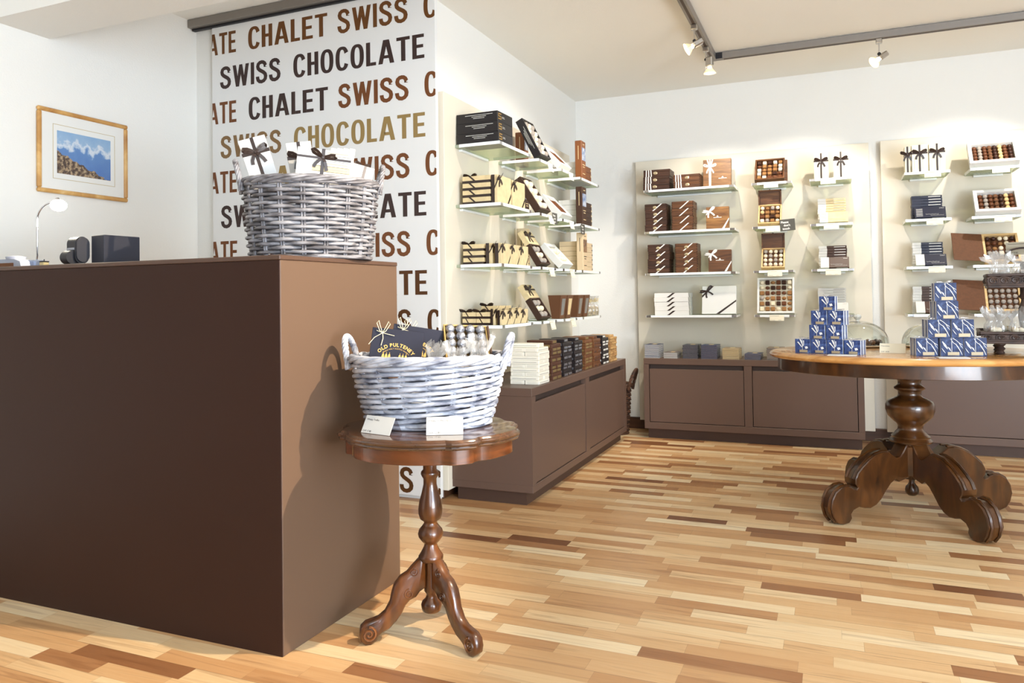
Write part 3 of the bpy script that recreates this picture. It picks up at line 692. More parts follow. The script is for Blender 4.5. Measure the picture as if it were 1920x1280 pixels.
# ================================================================ packaging helpers (local frame: x along the shelf, front face at y=0, z up)
def slab(mb, pts, nrm, th=.0006, mi=0):
    n = Vector(nrm)*th; P = [Vector(p) for p in pts]; k = len(P)
    return mb.add([p+n*.2 for p in P]+[p+n for p in P], [list(range(k))[::-1], [k+i for i in range(k)]]+[(i, (i+1) % k, k+(i+1) % k, k+i) for i in range(k)], mi)
def fband(mb, x0, z0, x1, z1, w, y=0, mi=0):
    """band on the front face from (x0,z0) to (x1,z1), cut square to x"""
    return slab(mb, [(x0-w/2, y, z0), (x0+w/2, y, z0), (x1+w/2, y, z1), (x1-w/2, y, z1)], (0, -1, 0), .0008, mi)
def bow(mb, c, s, w, mi=0, M=None, tails=True, tilt=.0):
    """tied ribbon lying on a front face at c; loops along x, lifting towards -y"""
    c = Vector(c)
    for q in (-1, 1):
        ca, sa = math.cos(tilt), math.sin(tilt)
        def P(x, y, z): x *= q; return c + Vector((x*ca-z*sa, y, x*sa+z*ca))*s
        lp = [P(0, -.04, 0), P(.25, -.13, .16), P(.55, -.2, .34), P(.85, -.2, .42), P(1.0, -.14, .33), P(.85, -.06, .2), P(.5, -.05, .08), P(.1, -.05, 0)]
        mb.strip(lp, [(0, -.5, 1)]*8, [w*.6, w*.9, w, w, w, w, w*.9, w*.6], .0004, mi, M)
        if tails:
            mb.strip([P(0, -.05, 0), P(.22, -.10, -.3), P(.42, -.06, -.62), P(.55 if q > 0 else .48, -.03, -.95)], (1, 0, .3*q), [w*.6, w, w, w], .0004, mi, M)
    mb.box(c+Vector((0, -.07*s, 0)), (w*1.1, s*.12, w*1.1), w*.2, M, mi)
    return mb
def pbox(name, label, cat, loc, rot, dims, m, group=None, bev=.0012):
    """plain carton: x centred, front face at y=0, body to +y"""
    w, d, h = dims
    return tag(MB().bx((-w/2, 0, 0), (w/2, d, h), bev).build(name, m, None, loc, rot), label, cat, group)
def matrix(loc, rot): return Matrix.Translation(Vector(loc)) @ Euler(rot).to_matrix().to_4x4()
WDK = wood('box_wood_dark', [(.3, (44, 26, 17)), (.55, (68, 41, 27)), (.75, (88, 56, 37))], (5, 20, 45), .45)
WMD = wood('box_wood_mid', [(.3, (70, 42, 24)), (.55, (102, 64, 36)), (.75, (126, 82, 48))], (5, 20, 45), .45)
WLT = wood('box_wood_light', [(.3, (98, 62, 33)), (.55, (140, 96, 52)), (.75, (164, 118, 68))], (5, 20, 45), .45)
PALEWOOD = wood('pale_wood', [(.3, (206, 166, 108)), (.7, (228, 194, 140))], (5, 30, 30), .5)
LIDBROWN = mat('fibreboard_brown', (106, 68, 44), .6, var=.08, vs=60)
EMB = mat('brass_emblem', (222, 206, 170), .25, .8)
DOVE = mat('finger_joint', (44, 26, 18), .5)
SILVER = mat('silver_foil', (205, 206, 210), .2, .9)
CHOCM = mat('milk_chocolate', (104, 62, 38), .35); CHOCD = mat('dark_chocolate', (62, 38, 28), .35); CHOCW = mat('ivory_chocolate', (240, 226, 196), .45)
CHOCG = mat('sugar_dusted', (196, 188, 178), .8, alt=(130, 116, 104), vs=90); CHOCC = mat('cocoa_dusted', (128, 88, 60), .85, alt=(104, 70, 48), vs=70); CHOCR = mat('almond_crumble', (242, 218, 164), .7, alt=(206, 160, 96), vs=160)
CARAM = mat('caramel_piece', (178, 132, 80), .5, alt=(128, 84, 46), vs=60)

# ---- chocolates: one of each kind, then copies
CHOC = {}
def choc_proto(k):
    if k in CHOC: return CHOC[k]
    n, m, sh, desc = {
        'm': ('chocolate_truffle', CHOCM, 'b', 'smooth milk chocolate truffle'), 'd': ('chocolate_truffle', CHOCD, 'b', 'smooth dark chocolate truffle'), 'w': ('chocolate_truffle', CHOCW, 'b', 'ivory white chocolate truffle'),
        'g': ('chocolate_truffle', CHOCG, 'r', 'grey sugar-dusted truffle'), 'c': ('chocolate_truffle', CHOCC, 'r', 'cocoa-dusted brown truffle'), 'r': ('chocolate_truffle', CHOCR, 'r', 'almond-crumbed pale truffle'),
        'M': ('praline', CHOCM, 's', 'square milk chocolate praline'), 'D': ('praline', CHOCD, 's', 'square dark praline'), 'W': ('praline', CHOCW, 's', 'square ivory praline'),
        'C': ('praline', CARAM, 's', 'square caramel nut praline'), 'O': ('praline', CHOCM, 'o', 'oval milk chocolate praline'), 'R': ('praline', CARAM, 'o', 'oval nut praline'), 'P': ('praline', CHOCW, 'o', 'oval ivory praline')}[k]
    b = MB()
    if sh == 'b': b.ball((0, 0, .5), .5, 14, 9).tube([(.5*.2*math.cos(t*.5)*(1-t/14), .5*.2*math.sin(t*.5)*(1-t/14), .985) for t in range(12)], .035, 5)
    elif sh == 'r': b.ball((0, 0, .5), .5, 14, 9, jit=.07)
    elif sh == 's': b.box((0, 0, .36), (.94, .94, .72), .12).tube([(-.3, -.2, .73), (0, .1, .74), (.3, -.1, .73)], .05, 5)
    else: b.ball((0, 0, .38), (.5, .42, .40), 14, 8).tube([(-.25, 0, .74), (0, .12, .77), (.25, 0, .74)], .04, 5)
    me = b.build(n, m); data = me.data; bpy.data.objects.remove(me)
    CHOC[k] = (n, data, desc); return CHOC[k]
def choc(k, M, size, where, group):
    n, data, desc = choc_proto(k)
    o = bpy.data.objects.new(n, data); COL.objects.link(o)
    o.matrix_world = M @ Matrix.Diagonal((size, size, size, 1))
    return tag(o, f'{desc}, {where}', 'chocolate', group)
def grid(tray, M, x0, y0, z, px, py, rows, size, where, group):
    """chocolates in a tray: rows is a list of strings from the far (upper) edge down; M the tray's matrix"""
    for i, s in enumerate(rows):
        for j, k in enumerate(s):
            if k == ' ': continue
            choc(k, M @ Mx((x0+j*px, y0-i*py, z), (0, 0, random.uniform(-.3, .3) if k.islower() else 0)), size, f'{ORD[i]} row, {ORD[j]} column, {where}', group)
# trays are modelled lying flat: x across, y from the near edge (0) to the far edge, z up; they are then tipped towards the viewer by a tilt about x
def tray(name, label, cat, loc, rot, w, l, h, m, wall=.012, floor_m=None, group=None, liner=None, cells=None):
    b = MB()
    b.bx((-w/2, 0, 0), (w/2, l, .003)); b.bx((-w/2, 0, .003), (-w/2+wall, l, h), .001); b.bx((w/2-wall, 0, .003), (w/2, l, h), .001)
    b.bx((-w/2+wall, 0, .003), (w/2-wall, wall, h), .001); b.bx((-w/2+wall, l-wall, .003), (w/2-wall, l, h), .001)
    t = tag(b.build(name, m, None, loc, rot), label, cat, group)
    MB().bx((-w/2+wall, wall, .003), (w/2-wall, l-wall, .006)).build('liner', floor_m or LIDBROWN, t)
    if cells:
        nx, ny, cm = cells; iw, il = w-2*wall, l-2*wall; g = MB()
        for i in range(1, nx): g.box((-iw/2+iw*i/nx, l/2, h*.5), (.0012, il, h*.55))
        for i in range(1, ny): g.box((0, wall+il*i/ny, h*.5), (iw, .0012, h*.55))
        g.build('divider_grid', cm, t)
    return t
# ---------------------------------------------------------------- price cards hanging from shelf edges
def card(label, loc, rot, w=.10, h=.042, lines=2, m=CREAMCARD, name='price_card', group='price cards on the shelf edges'):
    o = tag(MB().bx((-w/2, -.002, -h), (w/2, -.0008, 0)).build(name, m, None, loc, rot), label, 'price card', group)
    b = MB()
    b.bx((-w*.45, -.0024, -h*.2), (w*.15, -.0021, -h*.15)); b.bx((-w*.45, -.0024, -h*.9), (-w*.12, -.0021, -h*.85)); b.bx((w*.1, -.0024, -h*.9), (w*.3, -.0021, -h*.85))
    b.build('print', GREYINK, o); return o
for (x, r, nm) in [(-.406, 0, 'middle column of the corner board'), (-.40, 1, 'middle column of the corner board'), (-.392, 2, 'middle column of the corner board'), (-.385, 3, 'middle column of the corner board'), (-.020, 0, 'third column of the corner board'), (-.005, 1, 'third column of the corner board'), (.0, 2, 'third column of the corner board'),
                   (.635, 0, 'first column behind the stand'), (.64, 1, 'first column behind the stand'), (.645, 2, 'first column behind the stand'), (1.03, 0, 'second column behind the stand'), (1.035, 1, 'second column behind the stand')]:
    card(f'cream price card on the {ROWN[r]} shelf, {nm}', (x, 5.8545, ZB[r]-.002), (-.12, 0, 0))
for (y, k) in ((4.585, 'second'), (5.0, 'third')):
    for r in range(4): card(f'cream price card on the {ROWN[r]} shelf, {k} column beside the banner', (-1.6645, y, ZL[r]-.002), (-.25, 0, PI/2), .085, .058)
def notice(label, loc, rot, s=1):
    o = tag(MB().bx((-.052*s, -.004, -.042*s), (.052*s, -.0012, .042*s), .0008).build('chalk_sign', mat('chalkboard', (84, 82, 76), .7), None, loc, rot), label, 'sign', 'small chalkboard signs')
    b = MB()
    for t, x, z in (('Please', -.044, .014), ("don't", -.026, -.009), ('touch', -.036, -.033)): b.text(t, .0155*s, Mx((x*s, -.0046, z*s), (PI/2, 0, 0)), bold=.03)
    b.build('chalk_lettering', WHITE, o); return o
notice("chalkboard sign reading Please don't touch beside an open wooden box", (-.298, 5.853, 1.586), (0, -.06, 0))
notice('chalkboard notice on the second shelf beside the banner, at a dark truffle tray', (-1.662, 4.66, 1.60), (0, 0, PI/2), .85)
notice('chalkboard notice on the second shelf beside the banner, at the corner end', (-1.662, 5.26, 1.575), (0, 0, PI/2), .85)
# ================================================================ goods on the back wall
FY = 5.855
def wooden_box(dims, m, ribs, emblem=True):
    w, d, h = dims
    o = MB().bx((-w/2, 0, 0), (w/2, d, h*.66), .001).build('wooden_box', m)
    MB().bx((-w/2, 0, h*.67), (w/2, d, h), .001).build('lid', m, o)
    for q in (-1, 1):
        dv = MB()
        for z in (.1, .42, .74): dv.bx((q*w/2-.006*(q > 0), -.0004, h*z), (q*w/2+.006*(q < 0), .006, h*(z+.15)))
        dv.build('finger_joint', DOVE, o)
    if emblem: MB().lathe([(.0001, 0), (.011, 0), (.013, .0015), (.009, .003), (.0001, .0035)], 20, M=Mx((emblem if emblem is not True else 0, 0, h*.5), (PI/2, 0, 0)), sx=1.25, sy=.9).build('emblem', EMB, o)
    r = MB()
    if ribs == 'triple':
        for i, x in enumerate((-w*.40, -w*.30, -w*.20)): fband(r, x, .001, x-.003*i+.002, h, .008); r.bx((x-.004, 0, h+.0002), (x+.004, d, h+.0008))
    else:
        fband(r, -w*.12, 0, w*.28, h, .012); 
    r.build('ribbon', RIBW, o)
    return proto(o)
def stack_of(p, n, x, y, z, h, lab, group, jit=.003, rotj=.03, cat='box'):
    for i in range(n):
        q = p if (i == 0 and not p.get('label')) else dup(p)
        q.location = (x+random.uniform(-jit, jit), y+random.uniform(0, jit), z+i*h); q.rotation_euler = (0, 0, random.uniform(-rotj, rotj)*.5)
        k = n-1-i
        pos = 'topmost' if k == 0 else ('bottom one' if i == 0 else f'{ORD[k]} from the top')
        tag(q, f'{lab}, {pos}', cat, group)
stack_of(wooden_box((.205, .17, .0525), WDK, 'triple', -.01), 3, -1.25, 5.872, ZB[0], .0528, 'dark wooden box with three white ribbons, taller stack, top shelf', 'wooden chocolate boxes')
stack_of(wooden_box((.203, .17, .0525), WMD, 'triple', .005), 2, -1.02, 5.874, ZB[0], .0528, 'mid-brown wooden box with three white ribbons, low stack, top shelf', 'wooden chocolate boxes')
stack_of(wooden_box((.168, .16, .0535), WDK, 'diag', -.005), 4, -1.26, 5.872, ZB[1], .0538, 'dark wooden box with slanting white ribbon, corner-side stack of second shelf', 'wooden chocolate boxes')
stack_of(wooden_box((.165, .16, .0555), WMD, 'diag', 0.0), 4, -1.055, 5.872, ZB[1], .0558, 'brown wooden box with slanting white ribbon, inner stack of second shelf', 'wooden chocolate boxes')
stack_of(wooden_box((.168, .16, .0555), WDK, 'diag', -.002), 4, -1.242, 5.872, ZB[2], .0558, 'dark wooden box with slanting cream ribbon, corner-side stack of third shelf', 'wooden chocolate boxes')
stack_of(wooden_box((.168, .16, .0555), WMD, 'diag', .002), 4, -1.03, 5.872, ZB[2], .0558, 'brown wooden box with slanting cream ribbon, inner stack of third shelf', 'wooden chocolate boxes')
def show_box(label, x, y, z, w, h, d, m, tilt, style, group='boxes shown upright'):
    o = pbox('gift_box', label, 'box', (x, y, z+d*math.sin(tilt)), (-tilt, 0, 0), (w, d, h), m, group)
    R = []; B = MB(); F = (0, -1, 0)
    if style == 'triple':
        for i, a in enumerate((-.06, 0, .06)): R.append(fband(fband(MB(), -w*.25+a*.12*w*4*.5, 0, -w*.25+a*w*.35, h*.72, .010), -w*.25+a*w*.35, h*.72, -w*.25+a*w*1.6, h, .010))
        bow(B, (-w*.25, -.001, h*.72), .05, .010)
    elif style == 'corner':
        R += [slab(MB(), [(-w/2, 0, h*.70), (-w/2, 0, h*.62), (-w*.12, 0, h), (-w*.22, 0, h)], F), slab(MB(), [(w/2, 0, h*.40), (w/2, 0, h*.48), (w*.20, 0, 0), (w*.30, 0, 0)], F)]
        bow(B, (-w*.36, -.001, h*.80), .046, .012, tilt=.35)
    elif style == 'darkcorner':
        R += [slab(MB(), [(-w/2, 0, h*.66), (-w/2, 0, h*.58), (-w*.15, 0, h), (-w*.23, 0, h)], F), slab(MB(), [(w/2, 0, h*.44), (w/2, 0, h*.5), (-w*.08, 0, 0), (w*.02, 0, 0)], F)]
        bow(B, (-w*.36, -.001, h*.82), .05, .012, tilt=.5)
    elif style == 'cross':
        R.append(fband(MB(), 0, 0, 0, h, .012))
        R.append(slab(slab(slab(MB(), [(-w/2-.001, 0, h*.66), (w/2+.001, 0, h*.66), (w/2+.001, 0, h*.73), (-w/2-.001, 0, h*.73)], F), [(w/2, 0, h*.66), (w/2, d, h*.66), (w/2, d, h*.73), (w/2, 0, h*.73)], (1, 0, 0)), [(-w/2, 0, h*.66), (-w/2, d, h*.66), (-w/2, d, h*.73), (-w/2, 0, h*.73)], (-1, 0, 0)))
        bow(B, (0, -.0016, h*.70), .046, .012)
    rm = RIB if style in ('darkcorner', 'cross') else RIBW
    for b in R: b.build('ribbon', rm, o)
    B.build('bow', rm, o)
    if m in (WLT, WMD):
        pm = MB(); zc = h*(.28 if style == 'triple' else .5); xc = w*(.2 if style == 'triple' else 0)
        pm.bx((xc-.03, -.0006, zc), (xc+.03, -.0003, zc+.004)); slab(pm, [(xc-.009, 0, zc+.007), (xc+.009, 0, zc+.007), (xc, 0, zc+.019)], (0, -1, 0), .0005)
        pm.build('printed_mark', RIBW, o)
    return o
show_box('tall brown wooden box with a big white bow on the top shelf', -.80, 5.93, ZB[0], .207, .212, .045, WLT, .1, 'triple')
show_box('light wooden box with a white corner bow on the second shelf', -.80, 5.91, ZB[1], .168, .168, .04, WLT, .1, 'corner')
show_box('brown wooden box with a cream corner bow on the third shelf', -.788, 5.905, ZB[2], .168, .165, .04, WMD, .1, 'corner')
wb = MB().bx((-.13, 0, 0), (.13, .19, .0335), .001).build('white_box', WHITE)
r = MB(); fband(r, -.026, 0, .02, .0335, .02); slab(r, [(.13, .04, 0), (.13, .055, 0), (.13, .03, .0335), (.13, .015, .0335)], (1, 0, 0), .0008); r.build('ribbon', RIB, wb); proto(wb)
stack_of(wb, 5, -1.152, 5.87, ZB[3], .034, 'flat white box with slanting dark ribbon, stack on the bottom shelf', 'flat white boxes')
show_box('large white box with a dark corner bow on the bottom shelf', -.802, 5.90, ZB[3], .252, .215, .035, WHITE, .22, 'darkcorner')
# open assortments, middle column
M_ = 'top wooden tray'
tl = .95
t1 = tray('chocolate_tray', 'open wooden assortment tray with 25 chocolates on the top shelf', 'tray', (-.417, 5.885, ZB[0]+.003), (tl, 0, 0), .208, .205, .035, WMD, .012, LIDBROWN, 'wooden assortment trays', (5, 5, PALEWOOD))
grid(t1, matrix(t1.location, t1.rotation_euler), -.074, .175, .010, .037, .0362, ['DWDWC', 'OCRCW', 'WRCCW', 'WCCDO', 'CWMOM'], .028, 'wooden tray, top shelf of the corner board', 'chocolates in wooden trays')
pbox('tray_lid', 'dark brown tray lid standing behind the top wooden assortment tray', 'lid', (-.40, 6.045, ZB[0]), (-.12, 0, 0), (.20, .012, .19), WMD)
for z, w, x, rows, nm, dz in ((ZB[1], .163, -.422, ['wRgw', 'rCCR', 'MCDC', 'WgCP'], 'second', .15), (ZB[2], .163, -.406, ['gwwg', 'wgww', 'wwgw', 'wwww'], 'third', .15)):
    t2 = tray('chocolate_tray', f'open wooden box with hinged brown lid on the {nm} shelf, middle column', 'tray', (x, 5.885, z+.003), (.98, 0, 0), w, .178, .034, PALEWOOD, .010, LIDBROWN, 'wooden assortment trays', (4, 4, PALEWOOD))
    lid = MB().bx((-w/2, 0, 0), (w/2, .006, .108), .001).bx((-w/2, -.014, 0), (-w/2+.009, 0, .108)).bx((w/2-.009, -.014, 0), (w/2, 0, .108)).bx((-w/2, -.014, .099), (w/2, 0, .108))
    lo = lid.build('lid', WMD, t2, (0, .176, .034), (-.98+.0, 0, 0)); MB().box((0, -.004, .11), (.008, .008, .008), .002).build('clasp', DOVE, lo)
    MB().box((0, -.002, .022), (.016, .004, .012), .002).build('clasp_plate', EMB, t2)
    grid(t2, matrix(t2.location, t2.rotation_euler), -.0535, .149, .010, .0357, .0388, rows, .029, f'open wooden box, {nm} shelf of corner board', 'chocolates in wooden trays')
t4 = tray('chocolate_tray', 'large white assortment box with 36 chocolates on the bottom shelf', 'tray', (-.393, 5.888, ZB[3]+.002), (1.27, 0, 0), .258, .272, .036, WHITE, .014, mat('liner_cream', (236, 224, 196), .6), None, (6, 6, CREAMCARD))
grid(t4, matrix(t4.location, t4.rotation_euler), -.096, .238, .008, .0384, .0405, ['PDRMDW', 'PODMDP', 'CMOMOC', 'gRCMRC', 'CDWDMR', 'WCCPCR'], .031, 'white box, bottom shelf of corner board', 'chocolates in the white assortment box')
# cartons with bows
def script_marks(o, w, h, y=0):
    b = MB()
    for i in range(3): b.bx((w*(-.35+.26*i), -.0005+y, h*.12), (w*(-.33+.26*i), -.0002+y, h*.5))
    b.build('print', mat('pale_print', (206, 192, 156), .6), o)
for x, w, nm in ((-.064, .096, 'corner-side'), (.066, .098, 'inner')):
    o = show_box(f'cream carton with dark ribbon and bow, {nm} one of two on top shelf', x, 5.888, ZB[0], w, .185, .05, CREAMCARD, .03, 'cross', 'cream cartons with bows'); script_marks(o, w, .185)
o = show_box('cream carton with dark ribbon seen edge-on behind two others', .490, 5.90, ZB[0], .034, .185, .09, CREAMCARD, 0, 'cross', 'cream cartons with bows')
for x, nm in ((.563, 'beside the edge-on one'), (.668, 'with the tallest bow, above dark bars')):
    o = show_box(f'cream carton with dark ribbon and bow {nm}', x, 5.885, ZB[0], .096, .188, .05, CREAMCARD, .03, 'cross', 'cream cartons with bows'); script_marks(o, .096, .188)
# tablets: flat stacks with one leaning in front
NAVY = mat('wrapper_navy', (44, 46, 62), .4); DKB = mat('wrapper_darkbrown', (78, 56, 46), .4); SLV = mat('wrapper_white', (216, 214, 208), .5); GRW = mat('wrapper_silver', (206, 204, 198), .4)
def tablet(name, m1, m2, w=.186, d=.085, h=.0175, inkm=None):
    o = MB().bx((-w/2, 0, 0), (w/2, d, h), .001).build(name, m2)
    MB().bx((-w/2-.0005, -.0005, -.0001), (-w/2+w*.29, d+.0004, h+.0003)).build('sleeve', m1, o)
    b = MB(); b.bx((w*.05, -.0006, h*.35), (w*.45, -.0003, h*.62)); 
    b.build('spine_print', inkm or GREYINK, o)
    f = MB()
    for i in range(6): f.bx((-w*.46, d*(.15+.13*i), h+.0003), (-w*.25, d*(.19+.13*i), h+.0007))
    f.build('sleeve_print', inkm or GREYINK, o)
    t = MB().text('CHALET', d*.10, Mx((w*.30, d*.82, h+.0002)), width=w*.16)
    for q in range(2):
        pts = [(w*(-.16+.16*q)+w*.42*i/30, d*(.30-.12*q)+d*.045*math.sin(i*1.7)*(1+.5*math.sin(i*.9)), h+.0004) for i in range(31)]
        t.tube(pts, .0007, 4)
    t.build('face_print', inkm or GREYINK, o)
    return proto(o)
for x, r, m1, m2, ink, nm, n in ((.0, 1, SLV, KRAFT, GREYINK, 'white-and-kraft', 10), (.0, 2, SLV, DKB, SLV, 'white-and-brown', 9), (-.012, 3, GRW, GRW, GREYINK, 'silver-white', 10), (.608, 1, NAVY, NAVY, SLV, 'black', 9), (.605, 2, SLV, NAVY, SLV, 'white-and-black', 9), (.60, 3, SLV, DKB, SLV, 'white-and-darkbrown', 10)):
    p = tablet('chocolate_tablet', m1, m2, inkm=ink)
    col = 'corner board' if x < .3 else 'board behind stand'
    stack_of(p, n, x, 5.965, ZB[r], .0189, f'{nm} chocolate tablet lying in the stack, {ROWN[r]} shelf, {col}', 'chocolate tablets on the back wall', .002, .01, 'chocolate bar')
    tl = 1.05
    dup(p, (x+.012, 5.895, ZB[r]+.002), (tl, 0, 0), f'{nm} chocolate tablet leaning against its stack, {ROWN[r]} shelf, {col}', 'chocolate tablets on the back wall')
# white truffle trays and wooden boxes, second column behind the stand
for r, w, l, x, rows, nm in ((0, .282, .205, .995, ['mgmcdrmd']*5, 'upper'), (1, .258, .20, 1.008, ['mgmcdrm']*4, 'lower')):
    t = tray('truffle_tray', f'{nm} white truffle tray on the board behind the two-tier stand', 'tray', (x, 5.872, ZB[r]+.002), (.88, 0, -.03), w, l, .045, WHITE, .022, LIDBROWN, 'white truffle trays')
    n = len(rows[0]); px = (w-.05)/n; py = (l-.05)/len(rows)
    grid(t, matrix(t.location, t.rotation_euler), -px*(n-1)/2, l-.025-py/2, .008, px, py, rows, min(px*.97, .032), f'{nm} white tray behind the stand', 'truffles in white trays')
for r, rows, nm, tl in ((2, ['ddwwd', 'mmRwm', 'cRwcR', 'ggWmg', 'mcRwm'], 'third', 1.0), (3, ['ggggg']*5, 'bottom', 1.12)):
    z = ZB[r]
    t = tray('chocolate_tray', f'open pale wooden truffle box behind the two-tier stand, {nm} shelf', 'tray', (1.03, 5.885, z+.003), (tl, 0, 0), .205, .225, .036, PALEWOOD, .014, LIDBROWN, 'pale wooden truffle boxes')
    MB().bx((-.185, 0, -.004), (0, .222, 0), .001).build('lid', LIDBROWN, t, (-.1025, .002, .036), (0, .16, 0))
    grid(t, matrix(t.location, t.rotation_euler), -.07, .190, .010, .035, .039, rows, .029, f'pale wooden box, {nm} shelf behind stand', 'truffles in pale wooden boxes')
# ================================================================ goods on the shelf wall (local x runs along the wall towards the corner, front faces the shop)
RW = (0, 0, PI/2)
BOXBLACK = mat('carton_black', (40, 37, 38), .4); BOXBRN = mat('carton_brown', (128, 78, 44), .45); BOXDK = mat('carton_darkbrown', (68, 48, 38), .45); BOXBEI = mat('carton_beige', (216, 192, 156), .5)
PHOTO = mat('photo_blue', (96, 118, 160), .4, alt=(190, 196, 206), vs=30); PHOTOD = mat('photo_dark', (84, 66, 58), .4, alt=(170, 132, 96), vs=40)
def black_carton():
    w, d, h = .20, .255, .0565
    o = MB().bx((-w/2, 0, 0), (w/2, d, h), .0015).build('black_carton', BOXBLACK)
    e = MB()
    for a, b, c, z in ((-.03, -.015, .010, .040), (-.03, -.015, .010, .026), (-.03, -.015, .010, .012)): e.bx((a-.06+.0, -.0007, z), (c-.06, -.0002, z+.006))
    e.bx((-.09, -.0007, .03), (-.083, -.0002, .046)).bx((-.057, -.0007, .014), (-.05, -.0002, .03))
    e.build('gold_emblem', GOLD, o)
    t = MB()
    for z, x in ((.030, .03), (.024, .035)): t.bx((-.04, -.0007, z), (-.04+x, -.0002, z+.002))
    for i, (a, b) in enumerate(((.03, .20), (.07, .16), (.08, .15))): t.bx((-w/2-.0007, a, .042-.009*i), (-w/2-.0002, b, .0445-.009*i))
    t.build('print', SLV, o); return proto(o)
stack_of(black_carton(), 3, -1.675, 3.903, ZL[0], .0568, 'black carton with gold emblem at the counter end, top shelf', 'black cartons', .0, 0)
for k, o in enumerate([x for x in COL.objects if x.name.startswith('black_carton')]): o.location = (-1.673-.002*k, 3.903+.002*k, ZL[0]+.0568*k); o.rotation_euler = (0, 0, PI/2-.012*k)
def lying(o_list, x, y, z, h):
    for k, o in enumerate(o_list): o.location = (x, y, z+k*h); o.rotation_euler = RW
def side_print(t, l, h, w):
    m = MB()
    for i, (a, b) in enumerate(((.2, .8), (.3, .72), (.36, .66))): m.bx((-w/2-.0007, l*a, h*(.62-.16*i)), (-w/2-.0002, l*b, h*(.66-.16*i)))
    m.build('print', SLV, t)
WINDOW = glass('carton_window', (250, 250, 250), .10)
def leaning(label, y, r, w, l, h, m, tilt, rows, px, size, kindlab, group, x=-1.70, fm=None, printed=False, wall=.012):
    loc = (x, y, ZL[r]+.002); rot = (tilt, 0, PI/2)
    t = tray('display_carton', label, 'open carton', loc, rot, w, l, h, m, wall, fm or WHITE, 'opened cartons leaning on the shelves beside the banner')
    if printed: side_print(t, l, h, w)
    n = len(rows[0]); iy = (l-2*wall)/len(rows)
    MB().bx((-w/2+wall, wall, .006), (w/2-wall, l-wall, h-.034)).build('insert', fm or WHITE, t)
    grid(t, matrix(loc, rot), -px*(n-1)/2, l-wall-iy/2, h-.0335, px, iy, rows, size, kindlab, group)
    return t
# dark and white cartons tipped towards the shop
leaning('black carton with pale dusted truffles leaning on the top shelf', 4.505, 0, .19, .27, .05, BOXBLACK, 1.10, ['gwg', 'wgw', 'gwg', 'wgw', 'gwg'], .055, .04, 'black carton, top shelf', 'truffles in the black carton', printed=True)
leaning('dark brown carton with large ivory truffles leaning on the second shelf', 4.505, 1, .19, .25, .045, BOXDK, 1.0, ['ww', 'ww', 'ww', 'ww'], .075, .046, 'dark brown carton, second shelf', 'truffles in the dark brown carton')
def sticks(t, M, w, l, n, where, group):
    b = MB()
    b.tube([(0, 0, 0), (.002, l*.3, .002), (-.002, l*.6, .001), (.001, l*.86, 0)], .0042, 7)
    p = b.build('chocolate_stick', CHOCM)
    for i in range(n):
        q = p if i == 0 else dup(p)
        q.matrix_world = M @ Mx((-w/2+w*(i+.5)/n, l*.08+random.uniform(0, .01), .0355), (0, 0, random.uniform(-.06, .06)))
        tag(q, f'thin chocolate stick, {ORD[i]} from the banner side, {where}', 'chocolate', group)
for r in (0, 1):
    nm = ROWN[r]; loc = (-1.70, 4.945, ZL[r]+.002); rot = (.80, 0, PI/2)
    t = tray('display_carton', f'white carton of thin chocolate sticks leaning on the {nm} shelf', 'open carton', loc, rot, .215, .20, .045, WHITE, .026, WHITE, 'opened cartons leaning on the shelves beside the banner')
    MB().bx((-.0815, .026, .006), (.0815, .174, .030)).build('insert', WHITE, t)
    sticks(t, matrix(loc, rot) @ Mx((0, .026, 0)), .15, .138, 10, f'white carton, {nm} shelf', 'chocolate sticks in white cartons')
leaning('white carton with six ivory truffles leaning on the third shelf', 4.945, 2, .215, .20, .045, WHITE, .82, ['www', 'www'], .052, .042, 'white carton, third shelf', 'truffles in the white carton', wall=.028)
for r, tl in ((2, 1.02), (3, 1.0)):
    nm = ROWN[r]
    t = leaning(f'dark brown carton with foil-wrapped truffles leaning on the {nm} shelf', 4.505, r, .17, .145, .04, BOXDK, tl, ['gg', 'ww', 'gg'], .06, .038, f'small dark brown carton, {nm} shelf', 'truffles in the small dark cartons', fm=SILVER, wall=.008)
    lid = MB().bx((-.085, 0, 0), (.085, .10, .036), .001).build('lid', KRAFT, t, (0, .1465, .003))
    rb = MB(); rb.bx((-.0855, .055, .0365), (.0855, .068, .037)); bow(rb, (0, 0, 0), .05, .013, M=Mx((-.03, .062, .037), (-PI/2, 0, 0))); rb.build('ribbon', RIB, lid)
